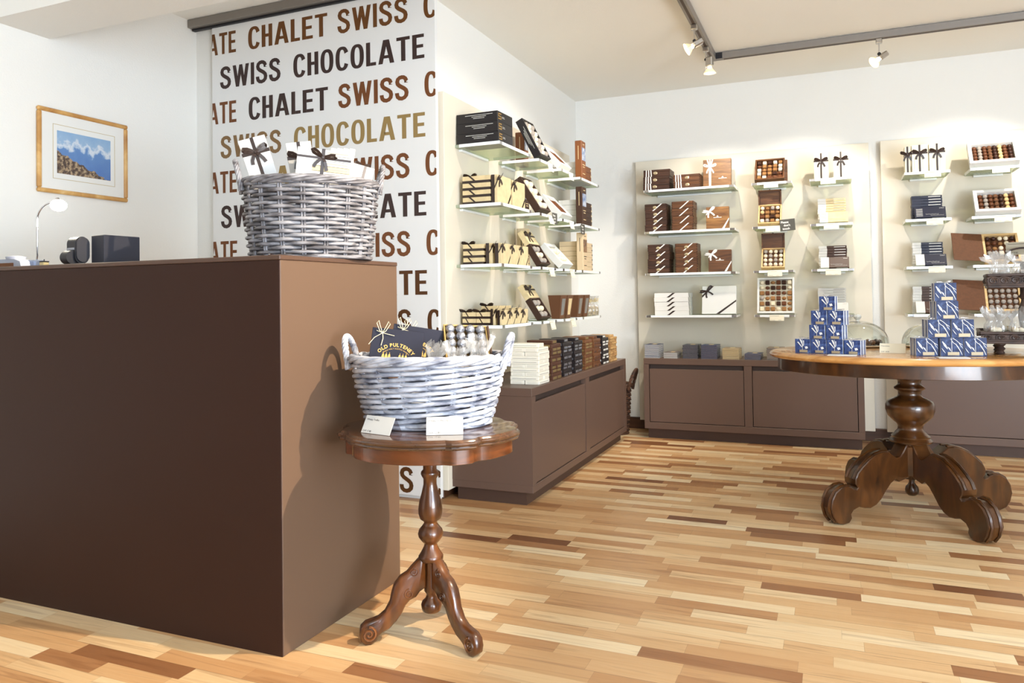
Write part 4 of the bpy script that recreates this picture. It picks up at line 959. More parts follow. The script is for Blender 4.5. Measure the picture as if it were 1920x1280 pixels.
# tall presentation boxes, at the back of the second column and in front of the flat stacks
def tall_box(label, x, y, z, h, m, pm, w=.082, d=.062, rot=RW):
    o = pbox('tall_box', label, 'box', (x, y, z), rot, (w, d, h), m, 'tall presentation boxes', .003)
    b = MB().bx((-w*.42, -.0008, h*.48), (w*.42, -.0003, h*.82)); b.build('photo_label', pm, o)
    t = MB()
    for z_, a in ((.90, .2), (.36, .3), (.30, .22), (.12, .3)): t.bx((-w*a, -.0008, h*z_), (w*a, -.0003, h*z_+.005))
    for q in (.5,): t.bx((-w/2-.0008, d*.45, h*q), (-w/2-.0003, d*.53, h*.86))
    t.build('print', KRAFT if m is not BOXBEI else INK, o); return o
for r, m, pm, h, nm in ((0, BOXBRN, PHOTO, .222, 'brown'), (1, BOXDK, PHOTO, .245, 'dark brown'), (2, BOXBEI, PHOTOD, .262, 'beige')):
    tall_box(f'tall {nm} box standing behind the leaning carton, {ROWN[r]} shelf', -1.845, 4.645, ZL[r], h, m, pm, .078)
    tall_box(f'tall {nm} box standing before its flat stack, {ROWN[r]} shelf at the corner end', -1.668, 5.335, ZL[r], .275, m, pm, .10, .05)
    n = (3, 5, 6)[r]; hh = (.045, .0385, .0365)[r]; ww = .35
    p = MB().bx((-ww/2+.05, 0, 0), (ww/2, .15, hh-.0006), .0015).build('flat_carton', m)
    MB().bx((-ww/2, .0003, .0003), (-ww/2+.0495, .1497, hh-.0009), .001).build('pale_end', SLV if r < 2 else BOXBEI, p)
    t = MB().bx((-.09, -.0008, hh*.5), (-.02, -.0003, hh*.62)).bx((.155, -.0008, hh*.35), (.172, -.0003, hh*.7)); t.build('print', KRAFT if r < 2 else INK, p)
    proto(p); stack_of(p, n, 0, 0, 0, hh, f'flat {nm} carton at the corner end, {ROWN[r]} shelf', 'flat cartons at the corner end', 0, 0)
    for k, o in enumerate([q for q in COL.objects if q.name.startswith('flat_carton') and q.location.y == 0 and q.location.x == 0]): o.location = (-1.725, 5.53+.002*(k % 2), ZL[r]+k*hh); o.rotation_euler = RW
# kraft boxes with dark ribbon
def kraft_flat(w, d, h):
    """lies flat: near end towards the counter at local x=-w/2"""
    o = MB().bx((-w/2, 0, h*.33), (w/2, d, h), .001).build('kraft_box', KRAFT)
    MB().bx((-w/2-.0006, -.0006, 0), (w/2+.0006, d+.0006, h*.36)).build('dark_base', RIB, o)
    r = MB(); x = -w/2
    slab(r, [(x, d*.52, h*.34), (x, d*.60, h*.34), (x, d*.78, h), (x, d*.70, h)], (-1, 0, 0), .0009)
    slab(r, [(x, d*.70, h), (x, d*.78, h), (x+w*.4, d*1., h), (x+w*.28, d*1., h)], (0, 0, 1), .0007)
    r.build('ribbon', RIB, o); return o
def top_bow(o, x, y, h, s, w=.012):
    b = MB(); bow(b, (0, 0, 0), s, w, M=Mx((x, y, h+.001), (-PI/2+.35, 0, PI/2))); return b.build('bow', RIB, o)
def kraft_up(label, x, y, z, w, h, d):
    """stands upright, big face to the shop"""
    o = pbox('kraft_box', label, 'box', (x, y, z), RW, (w, d, h), KRAFT, 'kraft boxes with dark ribbons')
    F = (0, -1, 0)
    for b in (MB().bx((-w/2-.0008, d*.45, 0), (-w/2+.0005, d*.98, h)),
              slab(slab(MB(), [(-w/2, d*.45, h*.50), (-w/2, d*.45, h*.60), (-w/2, 0, h*.82), (-w/2, 0, h*.72)], (-1, 0, 0), .0009), [(-w/2-.0006, 0, h*.72), (-w/2-.0006, 0, h*.82), (-w*.30, 0, h), (-w*.38, 0, h)], F),
              slab(MB(), [(w/2, 0, h*.34), (w/2, 0, h*.46), (w*.28, 0, 0), (w*.18, 0, 0)], F)): b.build('ribbon', RIB, o)
    bow(MB(), (-w*.36, -.001, h*.86), max(.036, h*.27), .013, tilt=.4).build('bow', RIB, o); return o
K2 = []
def kstack(w, d, h, n, x, y, z, lab, bows=True):
    p = kraft_flat(w, d, h); proto(p); L = [p]+[dup(p) for _ in range(n-1)]
    for i, o in enumerate(L):
        o.location = (x, y, z+i*h); o.rotation_euler = RW; k = n-1-i
        tag(o, f'{lab}, {"topmost" if k == 0 else ("bottom one" if i == 0 else ORD[k]+" from the top")}', 'box', 'kraft boxes with dark ribbons')
    top_bow(L[-1], -w*.3, d*.80, h, .042)
kstack(.19, .17, .0395, 4, -1.737, 3.917, ZL[1], 'flat kraft box, stack at the counter end of second shelf')
kraft_up('large upright kraft box at the counter end of the second shelf', -1.694, 3.922, ZL[1], .192, .158, .038)
kraft_up('large upright kraft box second from the counter end, second shelf', -1.694, 4.135, ZL[1], .192, .155, .038)
kstack(.135, .125, .0375, 3, -1.784, 3.89, ZL[2], 'flat kraft box, stack at the counter end of third shelf')
for j, (x, nm) in enumerate(((-1.737, 'back rank'), (-1.681, 'front rank'))):
    for i, y in enumerate((3.900, 4.036, 4.172)):
        kraft_up(f'upright kraft box, {ORD[i]} from the counter end in the {nm}, third shelf', x, y, ZL[2], .131, .114 if j else .116, .038)
kstack(.09, .083, .0355, 2, -1.836, 3.868, ZL[3], 'small flat kraft box next to the board, counter end of bottom shelf')
kstack(.09, .083, .0355, 2, -1.750, 3.868, ZL[3], 'small flat kraft box behind the upright ones, counter end of bottom shelf')
kstack(.20, .10, .0345, 3, -1.750, 4.025, ZL[3], 'small flat kraft box in the taller middle stack of bottom shelf')
for j, (x, nm) in enumerate(((-1.718, 'back rank'), (-1.677, 'front rank'))):
    for i, y in enumerate((3.868, 3.966, 4.064, 4.162)):
        kraft_up(f'small upright kraft box, {ORD[i]} from the counter end in the {nm}, bottom shelf', x, y, ZL[3], .095, .082 if j else .09, .026)
# tapered bags and clear bags with raffia
BAGB = mat('bag_brown', (104, 68, 44), .5); RAFF = mat('raffia', (206, 188, 140), .7); CELLO = cellophane('cellophane')
def tapered_bag(label, x, y, window):
    o = MB(); w0, w1, h = .055, .085, .16
    loft(o, [([(-w0*.8, -w0*.5), (w0*.8, -w0*.5), (w0*.8, w0*.5), (-w0*.8, w0*.5)], 0), ([(-w1*.75, -w1*.55), (w1*.75, -w1*.55), (w1*.75, w1*.55), (-w1*.75, w1*.55)], h)], cap1=False)
    for k in range(len(o.s)): o.s[k] = False
    t = tag(o.build('gift_bag', BAGB, None, (x, y, ZL[3]), RW), label, 'gift bag', 'tapered brown gift bags')
    MB().add([(-w0*.79, -w0*.5, .001), (w0*.79, -w0*.5, .001), (w0*.79, w0*.5, .001), (-w0*.79, w0*.5, .001)], [(0, 1, 2, 3)]).build('bottom', BAGB, t)
    b = MB()
    for q in (-.55, .55): slab(b, [(q*w0-.0+(-.006), -w0*.5, .0), (q*w0+.006, -w0*.5, .0), (q*w1+.004, -w1*.53, h*.9), (q*w1-.008, -w1*.53, h*.9)], (0, -1, -.2), .0008)
    c = MB()
    slab(c, [(-w0*.45, -w0*.5, .01), (w0*.45, -w0*.5, .01), (w1*.42, -w1*.53, h*.85), (-w1*.42, -w1*.53, h*.85)], (0, -1, -.2), .0009); c.build('clear_window', SILVER if window else KRAFT, t)
    return t
tapered_bag('brown tapered gift bag, first on the third column of bottom shelf', -1.73, 4.89, 1)
tapered_bag('brown tapered gift bag with a pale window, second on the bottom shelf', -1.73, 5.03, 0)
tapered_bag('brown tapered gift bag with a silver window, third on the bottom shelf', -1.73, 5.272, 1)
tapered_bag('brown tapered gift bag beside the raffia-tied bags on the bottom shelf', -1.725, 5.406, 1)
def raffia_bag(label, x, y):
    o = MB(); n = 14
    prof = [(.030, 0), (.034, .03), (.032, .07), (.012, .105), (.026, .135), (.034, .15)]
    o.lathe(prof, n, fn=lambda a: 1+.10*math.sin(5*a)); t = tag(o.build('raffia_bag', CELLO, None, (x, y, ZL[3]), RW), label, 'gift bag', 'clear bags tied with raffia')
    MB().lathe([(.001, .002), (.024, .004), (.027, .03), (.025, .06), (.012, .075), (.001, .078)], n, fn=lambda a: 1+.08*math.sin(4*a+1)).build('filling', mat('olive_filling', (112, 96, 60), .6, alt=(180, 160, 112), vs=60), t)
    r = MB()
    for k in range(14):
        a = random.uniform(0, 2*PI); l = random.uniform(.025, .044); z = random.uniform(-.6, .8)
        r.tube([(.010*math.cos(a), .010*math.sin(a), .105), (.03*math.cos(a), .03*math.sin(a), .105+l*.4*z+.02), (l*math.cos(a+.3), l*math.sin(a+.3), .105+l*z)], [.0022, .0018, .0008], 4)
    r.build('raffia_tie', RAFF, t); return t
for i, y in enumerate((5.515, 5.597, 5.675)): raffia_bag(f'clear bag tied with raffia, {ORD[i]} towards the corner on the bottom shelf', -1.705, y)
# ================================================================ bars stacked on the low cabinets
def bar_proto(name, m, endm, l, w, h, inkm):
    o = MB().bx((-l/2, -w/2, 0), (l/2, w/2, h-.0004), .0022).build(name, m)
    e = MB()
    for q in (-1, 1): e.bx((q*l/2-.0004, -w*.34, h*.18), (q*l/2+.0005, w*.34, h*.82), .0008)
    b = MB().bx((-l*.42, -w/2-.0006, h*.38), (l*.42, -w/2+.0002, h*.5)).bx((-l*.42, w/2-.0002, h*.38), (l*.42, w/2+.0006, h*.5))
    for i, (q, nm) in enumerate(((-1, 'a'), (1, 'b'))): MB().bx((q*l/2-.0004, -w*.34, h*.18), (q*l/2+.0006, w*.34, h*.82), .0008).build('end_seal', endm, o)
    MB().bx((-l*.42, -w/2-.0006, h*.38), (l*.42, -w/2+.0002, h*.5)).build('spine_print', inkm, o)
    return proto(o)
def cross_stack(name, m, endm, inkm, x, y, n, l, w, h, lab, group, alt=None, z=.615):
    """layers of two bars, each layer laid across the one below; a single bar on top"""
    p = bar_proto(name, m, endm, l, w, h, inkm); first = True
    for i in range(n):
        along = (i % 2 == 0) if alt is None else alt[i % len(alt)]
        k = n-1-i
        for s in ((-1, 1) if k > 0 else (0,)):
            o = p if first else dup(p); first = False
            dx, dy = (0, s*w*.503) if along else (s*w*.503, 0)
            if k == 0: dx, dy = (-.012, 0)
            o.location = (x+dx+random.uniform(-.003, .003), y+dy+random.uniform(-.0015, .0015)*(2 if not along else .4), z+i*h)
            o.rotation_euler = (0, 0, (0 if along else PI/2)+random.uniform(-.012, .012))
            pos = 'lying singly on top' if k == 0 else f'{ORD[k]} layer down, ' + (('banner side' if s < 0 else 'corner side') if along else ('wall side' if s < 0 else 'shop side'))
            tag(o, f'{lab}, {pos}', 'chocolate bar', group)
IV = mat('ivory_wrapper', (238, 232, 216), .5); SEALP = mat('seal_pale', (226, 220, 204), .5); SEALG = mat('seal_olive', (150, 130, 84), .35, .5); SEALS = mat('seal_silver', (176, 178, 186), .25, .8)
B1 = mat('bar_brown', (86, 56, 42), .4); B2 = mat('bar_black', (44, 38, 38), .3); B3 = mat('bar_umber', (66, 48, 38), .35); B4 = mat('bar_sienna', (112, 72, 44), .4); SEALW = mat('seal_white', (222, 222, 216), .4); KR2 = mat('bar_kraft', (202, 168, 114), .55, alt=(150, 108, 66), vs=25)
cross_stack('ivory_chocolate_bar', IV, SEALP, GREYINK, -1.572, 3.962, 10, .168, .083, .0222, 'ivory wrapped chocolate bar in the stack at the cabinet corner', 'ivory chocolate bars', [False, True, False, True, False, True, True, False])
LST = [('brown_chocolate_bar', B1, SEALG, 4.185, 11, .0205, 'brown bar with olive seals, stack next to the ivory one'), ('black_chocolate_bar', B2, SEALS, 4.385, 11, .0202, 'black bar with silver seals, third stack from the counter'),
       ('black_chocolate_bar', B2, SEALS, 4.600, 11, .0198, 'black bar with silver seals, fourth stack from the counter'), ('brown_chocolate_bar', B4, SEALG, 4.815, 11, .0192, 'brown bar with olive seals, fifth stack from the counter'),
       ('brown_chocolate_bar', B4, B1, 5.010, 11, .0186, 'plain brown bar, sixth stack from the counter'), ('black_chocolate_bar', B2, SEALW, 5.215, 11, .0182, 'black bar with white seals, stack before the kraft one'),
       ('kraft_chocolate_bar', KR2, KR2, 5.43, 11, .0176, 'kraft wrapped bar, stack at the corner end')]
for nm, m, em, y, n, h, lab in LST:
    cross_stack(nm, m, em, m, -1.572, y, n, .160, .079, h, lab, 'stacked bars on the shelf-wall cabinet', [True, False, True, True, False])
# thin tablets on the back-wall cabinet
def thin_stack(m, sidem, x0, x1, n, th, lab, name='thin_chocolate_bar'):
    w = x1-x0; d = .165
    p = MB().bx((-w/2, 0, .0004), (w/2, d, th-.0002), .0008).build(name, m)
    MB().bx((-w/2+.001, -.0005, th*.22), (w/2+.0006, d*.985, th*.58)).build('pale_edge', sidem, p)
    MB().bx((-w*.1, d*.35, th-.0002), (w*.2, d*.75, th+.0001)).build('top_label', KRAFT, p)
    proto(p)
    for i in range(n):
        o = p if i == 0 else dup(p); k = n-1-i
        o.location = ((x0+x1)/2+random.uniform(-.002, .002), 5.800+random.uniform(0, .004), .610+i*th); o.rotation_euler = (0, 0, random.uniform(-.015, .015)-.02)
        tag(o, f'{lab}, {"topmost" if k == 0 else ("bottom one" if i == 0 else ORD[k]+" from the top")}', 'chocolate bar', 'thin bars on the back-wall cabinet')
TN = mat('thin_navy', (40, 48, 84), .4); TN2 = mat('thin_slate', (44, 44, 58), .4); TG = mat('thin_taupe', (122, 108, 92), .45); TT = mat('thin_tan', (158, 138, 108), .45); TD = mat('thin_mauve', (104, 92, 88), .4)
for m, sm, a, b, n, lab in ((TN, WHITE, -1.352, -1.242, 14, 'thin navy bar with white edge, stack at the corner end'), (TD, WHITE, -1.206, -1.103, 6, 'thin mauve-brown bar, low second stack from the corner'), (TN2, SEALS, -1.062, -.950, 14, 'thin dark slate bar, third stack from the corner'),
                            (TN, SEALS, -.924, -.808, 14, 'thin navy bar, fourth stack from the corner'), (TT, KRAFT, -.770, -.652, 11, 'thin tan bar, fifth stack from the corner'), (TN, SEALS, -.612, -.500, 6, 'thin navy bar, low sixth stack from the corner'), (TG, SEALS, -.458, -.345, 12, 'thin taupe bar, stack behind the oval table edge')):
    thin_stack(m, sm, a, b, n, .0073, lab)
# brown basket between the two cabinets
bk = basket('brown_basket', 'dark brown wicker basket standing on the floor between the two cabinets', (-1.625, 5.91, .001), -.1, (.10, .09), (.125, .11), .38, 22, .0085, 14, .007, wicker('brown_willow', (96, 62, 40), (72, 46, 30), (48, 30, 20)), wicker('brown_willow_stake', (84, 54, 36), (60, 40, 28), (44, 28, 18)), (.05, .13, .05))
# ================================================================ on the oval table
OT = .80
def marble(name, rot, sc, dk=1.):
    m, nt, b = _new(name); L = nt.links.new
    tc = N(nt, 'ShaderNodeTexCoord'); mp = N(nt, 'ShaderNodeMapping'); mp.inputs['Rotation'].default_value = (0, rot, 0); mp.inputs['Scale'].default_value = sc
    oi = N(nt, 'ShaderNodeObjectInfo'); L(tc.outputs['Object'], mp.inputs['Vector'])
    n1 = N(nt, 'ShaderNodeTexNoise', Scale=1., Detail=2., Distortion=.7); L(mp.outputs[0], n1.inputs['Vector'])
    n2 = N(nt, 'ShaderNodeTexNoise', Scale=60., Detail=3.); L(tc.outputs['Object'], n2.inputs['Vector'])
    base = ramp(nt, n2.outputs['Fac'], [(p_, tuple(c*dk for c in q)) for p_, q in ((.3, (38, 46, 80)), (.55, (60, 76, 122)), (.78, (104, 128, 178)))])
    vein = ramp(nt, n1.outputs['Fac'], [(.80, (0, 0, 0)), (.95, (120, 120, 120))])
    mx = N(nt, 'ShaderNodeMix', data_type='RGBA'); L(vein.outputs[0], mx.inputs[0]); L(base.outputs[0], mx.inputs[6]); mx.inputs[7].default_value = lin((236, 240, 246)); L(mx.outputs[2], b.inputs['Base Color'])
    b.inputs['Roughness'].default_value = .5; b.inputs['Specular IOR Level'].default_value = .2; return m
MA = marble('blue_splash_print', .35, (95, 10, 30)); MBm = marble('blue_vein_print', -.75, (70, 10, 18), .82)
SIDE = mat('carton_side_silver', (214, 216, 222), .3, .3)
def blue_box(w, d, h, m):
    o = MB().bx((-w/2, .0015, 0), (w/2, d, h), .001).build('blue_gift_box', SIDE)
    MB().bx((-w/2, 0, 0), (w/2, .0014, h), .0005).build('printed_front', m, o)
    for q in (-1, 1): MB().bx((q*w/2-.0004, d*.35, .001), (q*w/2+.0004, d*.7, h-.001)).build('blue_side_band', MA, o)
    MB().bx((-w*.2, -.0016, h*.06), (w*.32, -.0002, h*.24)).build('silver_tag', mat('tag_silver', (170, 154, 126), .5, .2), o)
    if m is MA:
        pf = MB()
        for q in ([(-.20, .98), (-.10, .98), (.06, .52), (.02, .48)], [(-.36, .78), (-.27, .80), (-.02, .44), (-.06, .42)], [(.14, .46), (.30, .50), (.36, .36), (.2, .30)], [(.04, .9), (.10, .9), (.09, .56), (.06, .56)]): slab(pf, [(w*a, 0, h*b) for a, b in q], (0, -1, 0), .0006)
        pf.build('white_splash', WHITE, o)
    else:
        for pth, ws in (([(-.43, .82), (-.31, .60), (-.20, .40)], [.03, .10, .02]), ([(-.20, .52), (-.11, .42), (-.05, .28)], [.02, .055, .01]), ([(-.06, .97), (.01, .82), (.08, .73), (.18, .66), (.27, .50), (.37, .30), (.45, .08)], [.012, .03, .02, .03, .04, .03, .015]),
                        ([(.05, .99), (.2, .87), (.33, .73), (.48, .62)], [.03, .02, .03, .015]), ([(.28, .80), (.38, .60), (.49, .42)], [.012, .02, .012]), ([(-.46, .45), (-.38, .30), (-.30, .18)], [.01, .03, .01])):
            MB().strip([(w*x, -.0007, h*z) for x, z in pth], (1, 0, .6), [w*q for q in ws], .0003).build('white_vein', WHITE, o)
    c = MB(); c.bx((-w*.02, -.001, h*.24), (w*.0, -.0001, h)).bx((-w*.02, 0, h), (w*.0, d, h+.0007))
    c.build('cord', SLV, o)
    b = MB()
    for q in (-1, 1):
        b.tube([(0, d*.4, h+.001), (q*w*.12, d*.3, h+.006), (q*w*.30, d*.35, h+.008), (q*w*.32, d*.5, h+.005), (q*w*.12, d*.5, h+.003), (0, d*.42, h+.001)], .0008, 5)
        b.tube([(0, d*.4, h+.001), (q*w*.2, d*.1, h+.005), (q*w*.35, -.004, h+.004)], .0008, 5)
    b.build('cord_bow', SILVER, o)
    return proto(o)
def pyramid(w, d, h, m, p0, rz, rows, deep, lab):
    p = blue_box(w, d, h, m); first = True; ex = Vector((math.cos(rz), math.sin(rz), 0)); ey = Vector((-ex.y, ex.x, 0))
    nr = len(rows)
    for i, offs in enumerate(rows):
        for j, u in enumerate(offs):
            for k in range(deep if i < 3 else 1):
                o = p if first else dup(p); first = False
                q = Vector((p0[0], p0[1], OT+i*h)) + ex*(u+w/2+random.uniform(-.001, .001)) + ey*(k*(d+.003)+.0)
                o.location = q; o.rotation_euler = (0, 0, rz+random.uniform(-.02, .02)*(i > 0))
                if i > 0: o.location.z += .0006
                tier = 'top tier' if i == nr-1 else f'{ORD[i]} tier up' if i else 'bottom tier'
                pos = 'only one across' if len(offs) == 1 else f'{ORD[j]} across'
                tag(o, f'blue marbled gift box, {lab}, {tier}, {pos}, {"front" if k == 0 else "behind"}', 'gift box', 'blue gift boxes on the oval table')
                if i < nr-1 and True:
                    pass
pyramid(.0745, .036, .0690, MA, (-.182, 4.008), -.345, [(0, .077, .154, .234), (.072, .152), (.083, .161), (.122,)], 2, 'slimmer pyramid')
pyramid(.0915, .042, .0825, MBm, (.337, 3.889), .205, [(0, .103, .2), (.052, .150), (.088,), (.084,)], 2, 'bulkier pyramid')
CLOCHE = glass('cloche_glass', (246, 250, 246), .2)
def cloche(lab, x, y, R, h):
    t = thing('glass_cloche', lab, 'cloche', (x, y, OT), (0, 0, 0), 'glass cake covers on the oval table')
    MB().lathe([(.001, 0), (R*.8, 0), (R*1.02, .004), (R*1.08, .010), (R*1.07, .012), (R*.9, .0085), (.001, .0085)], 40).build('plate', mat('plate_ivory', (226, 214, 190), .35), t)
    pr = [(R*.985*math.cos(a), .0125+(h)*math.sin(a)**.85) for a in [PI/2*i/14 for i in range(15)]]
    pr[-1] = (.001, .0125+h)
    MB().lathe([(R, .0125)]+pr, 48).build('dome', CLOCHE, t)
    MB().lathe([(.001, .0125+h), (.010, .0128+h), (.008, .018+h), (.017, .026+h), (.021, .036+h), (.017, .046+h), (.001, .051+h)], 24).build('knob', mat('knob_glass', (226, 230, 228), .06, .3), t)
    return t
cloche('clear glass cake dome beside the slimmer blue pyramid', .115, 4.54, .155, .125)
cloche('clear glass cake dome behind the bulkier blue pyramid', .475, 4.56, .150, .120)
for i, (dx, dy) in enumerate(((.07, -.04), (.105, -.01), (.03, -.06), (.09, .03), (.05, .02))):
    choc('d' if i % 2 else 'c', Mx((.115+dx, 4.54+dy, OT+.0087)), .030, f'{ORD[i]} on the plate under the dome beside the blue boxes', 'truffles under the glass domes')
OFFT = mat('tent_card', (206, 205, 200), .7)
def tent(label, x, y, z, rz, w, h, lines, name='price_tent', mm=OFFT):
    t = thing(name, label, 'price card', (x, y, z), (0, 0, rz))
    a = .5
    f = MB().bx((-w/2, -.0006, 0), (w/2, .0006, h/math.cos(a)*.97)).build('front_card', mm, t, (0, -h*math.tan(a), .0006), (-a, 0, 0))
    for s, sz, px, pz, al in lines: MB().text(s, sz, Mx((w*px, -.0009, h*pz), (PI/2, 0, 0)), align=al).build('print', INK, f)
    MB().bx((-w/2, -.0006, 0), (w/2, .0006, h/math.cos(a)*.97)).build('clear_back', glass('clear_plastic', (246, 247, 250), .14), t, (0, h*math.tan(a), .0006), (a, 0, 0))
    return t
tent('cream price tent standing between the two blue pyramids', .255, 4.085, OT, -.10, .112, .046, [('Chocolates', .006, -.45, .75, 'L'), ('CHF 18.00', .006, -.45, .1, 'L')], mm=CREAMCARD)
tag(MB().bx((-.062, -.03, 0), (.062, .03, .003), .0008).build('flat_card', WHITE, None, (.03, 3.880, OT+.0005), (0, 0, -.1)), 'white card lying flat before the slimmer blue pyramid', 'price card', 'flat cards on the oval table')
tag(MB().bx((-.062, -.03, 0), (.062, .03, .003), .0008).build('flat_card', WHITE, None, (.475, 3.835, OT+.0005), (0, 0, .12)), 'white card lying flat before the bulkier blue pyramid', 'price card', 'flat cards on the oval table')

# two-tier stand
IRON = wood('stand_wood', [(.3, (38, 26, 22)), (.6, (66, 48, 40)), (.8, (92, 70, 58))], (10, 10, 10), .5)
ts = thing('tiered_stand', 'dark carved two-tier serving stand with truffle bags on the oval table', 'serving stand', (.815, 4.185, OT), (0, 0, -.12))
def carved_tray(hw, z, h, nm):
    b = MB(); b.bx((-hw, -hw, z), (hw, hw, z+h-.012), .003)
    for q in (-1, 1):
        for (a0, a1) in ((.012, .02), (h-.012, h)):
            b.bx((-hw, q*hw-.006, z+a0), (hw, q*hw+.006, z+a1), .002); b.bx((q*hw-.006, -hw, z+a0), (q*hw+.006, hw, z+a1), .002)
    t = b.build(nm, IRON, ts)
    n = 7; s = 2*hw/n
    for side in range(4):
        c = MB()
        for i in range(n):
            x = -hw+s*(i+.5); r = (h-.03)/2; zc = z+.016+r
            c.tube([(x+r*1.5*math.cos(2*PI*k/16), -hw, zc+r*math.sin(2*PI*k/16)) for k in range(16)], .0035, 6, closed=True)
            c.tube([(x+r*.9*(1-k/14)*math.cos(k*.8), -hw-.002, zc+r*.9*(1-k/14)*math.sin(k*.8)) for k in range(12)], .003, 5)
        c.build('lattice', IRON, t, rot=(0, 0, side*PI/2))
    return t
carved_tray(.185, .052, .055, 'lower_tray'); carved_tray(.15, .303, .066, 'upper_tray')
for sx in (-1, 1):
    for sy in (-1, 1): MB().lathe([(.014, 0), (.019, .006), (.013, .016), (.021, .026), (.013, .036), (.022, .045), (.022, .052)], 20).build('foot', IRON, ts, (sx*.105, sy*.105, 0))
MB().lathe([(.020, .062), (.024, .07), (.016, .085), (.014, .10), (.022, .13), (.027, .17), (.024, .21), (.014, .24), (.013, .25), (.024, .262), (.017, .275), (.017, .303)], 24).build('post', IRON, ts)
hb = MB().lathe([(.014, .313), (.020, .325), (.012, .34), (.012, .40), (.016, .41), (.010, .42), (.008, .425)], 20)
hb.build('upper_post', IRON, ts)
MB().tube([(.07*math.sin(2*PI*k/32)*(1 if True else 1), 0, .455+.034*math.cos(2*PI*k/32)-.010*abs(math.sin(2*PI*k/32))*0) for k in range(32)], .0045, 8, closed=True).build('top_ring', IRON, ts)
o = tag(MB().bx((-.075, 0, 0), (.075, .0015, .06)).build('price_card', mat('card_taupe', (150, 140, 120), .6), None, (.828, 4.210, OT+.459), (-.1, 0, -.12)), 'taupe price card held by the ring atop the two-tier stand', 'price card')
MB().text('CHF 9.80', .007, Mx((-.065, -.0004, .006), (PI/2, 0, 0))).bx((-.068, -.0004, .05), (.03, -.0001, .052)).build('print', INK, o)
o = tag(MB().bx((-.06, -.0015, 0), (.06, 0, .070), .0005).build('price_card', mat('card_stone', (190, 182, 160), .6), None, (.845, 3.984, OT+.040), (0, 0, -.12)), 'stone coloured mixed truffles price card on the lower tier of the stand', 'price card')
MB().text('Mixed truffles', .0075, Mx((-.055, -.0019, .05), (PI/2, 0, 0)), bold=.02).text('CHF 9.80', .008, Mx((-.055, -.0019, .006), (PI/2, 0, 0)), bold=.02).bx((-.055, -.0019, .064), (.02, -.0016, .0655)).build('print', INK, o)
def truffle_bag(label, loc, rz, kinds, s=1., lean=(0, 0), group='cellophane truffle bags', where='', tie=False):
    """open cellophane bag: bulged foot, gathered neck, fanned pleated top"""
    n = 44; ph = [random.uniform(0, 6.28) for _ in range(3)]; rows = [(.034, .0), (.047, .005), (.052, .018), (.049, .034), (.037, .048), (.034, .054), (.043, .066), (.053, .080), (.060, .093)]
    vs = []; fs = []
    for i, (r, z) in enumerate(rows):
        pl = (.06, .08, .10, .12, .16, .16, .26, .34, .40)[i]
        for k in range(n):
            a = 2*PI*k/n; e = max(0, i-4)/4; q = (1+pl*.7*(1 if k % 2 else -1)*random.uniform(.4, 1))*(1+e*(.22*math.sin(2*a+ph[0])+.14*math.sin(3*a+ph[1])))
            zz = z+e*.014*math.sin(2*a+ph[2])+(random.uniform(-.012, .016) if i == len(rows)-1 else random.uniform(-.003, .003) if i > 2 else 0)
            vs.append((r*q*math.cos(a)*s+lean[0]*max(0, z-.05), r*q*math.sin(a)*s*.8+lean[1]*max(0, z-.05), zz*s*1.3))
    for i in range(len(rows)-1):
        for k in range(n): fs.append((i*n+k, i*n+(k+1) % n, (i+1)*n+(k+1) % n, (i+1)*n+k))
    fs.append(list(range(n))[::-1])
    t = tag(MB().add(vs, fs).build('truffle_bag', CELLO, None, loc, (0, 0, rz), normals=False), label, 'truffle bag', group)
    if tie: MB().tube([(.0145*s*math.cos(2*PI*k/16)+lean[0]*.016, .012*s*math.sin(2*PI*k/16)+lean[1]*.016, .066*s) for k in range(16)], .0013, 5, closed=True).build('tie', SLV, t)
    M = matrix(loc, (0, 0, rz))
    for i, k in enumerate(kinds):
        a = 2*PI*i/max(1, min(len(kinds), 4))+.4; rr = .0215*s if len(kinds) > 1 else 0
        choc(k, M @ Mx((rr*math.cos(a), rr*math.sin(a)*.75, (.002 if i < 4 else .028)*s)), .034*s, f'{ORD[i]} in the {where}', 'truffles in cellophane bags')
sx, sy, sr = .815, 4.185, -.12
def onstand(u, v, z): return (sx+u*math.cos(sr)-v*math.sin(sr), sy+u*math.sin(sr)+v*math.cos(sr), OT+z)
for i, (u, v, k) in enumerate(((-.125, -.122, 'mwww'), (-.037, -.125, 'rwwm'), (.051, -.122, 'wwwr'), (.132, -.12, 'wwmw'), (-.13, -.035, 'wmwr'), (-.075, .045, 'wwrw'))):
    truffle_bag(f'cellophane bag of ivory truffles, {ORD[i]} on the lower tier of the stand', onstand(u, v, .0958), random.uniform(0, 3), k, .80, (random.uniform(-.2, .12), 0), where=f'{ORD[i]} bag on the lower tier')
for i, (u, v, k) in enumerate(((-.098, -.092, 'gggg'), (-.012, -.094, 'gggg'), (.074, -.092, 'gwgg'), (-.088, .075, 'gggw'), (.088, .075, 'gggg'))):
    truffle_bag(f'cellophane bag of sugar-dusted truffles, {ORD[i]} on the upper tier of the stand', onstand(u, v, .3578), random.uniform(0, 3), k, .80, (random.uniform(-.2, .12), 0), where=f'{ORD[i]} bag on the upper tier')

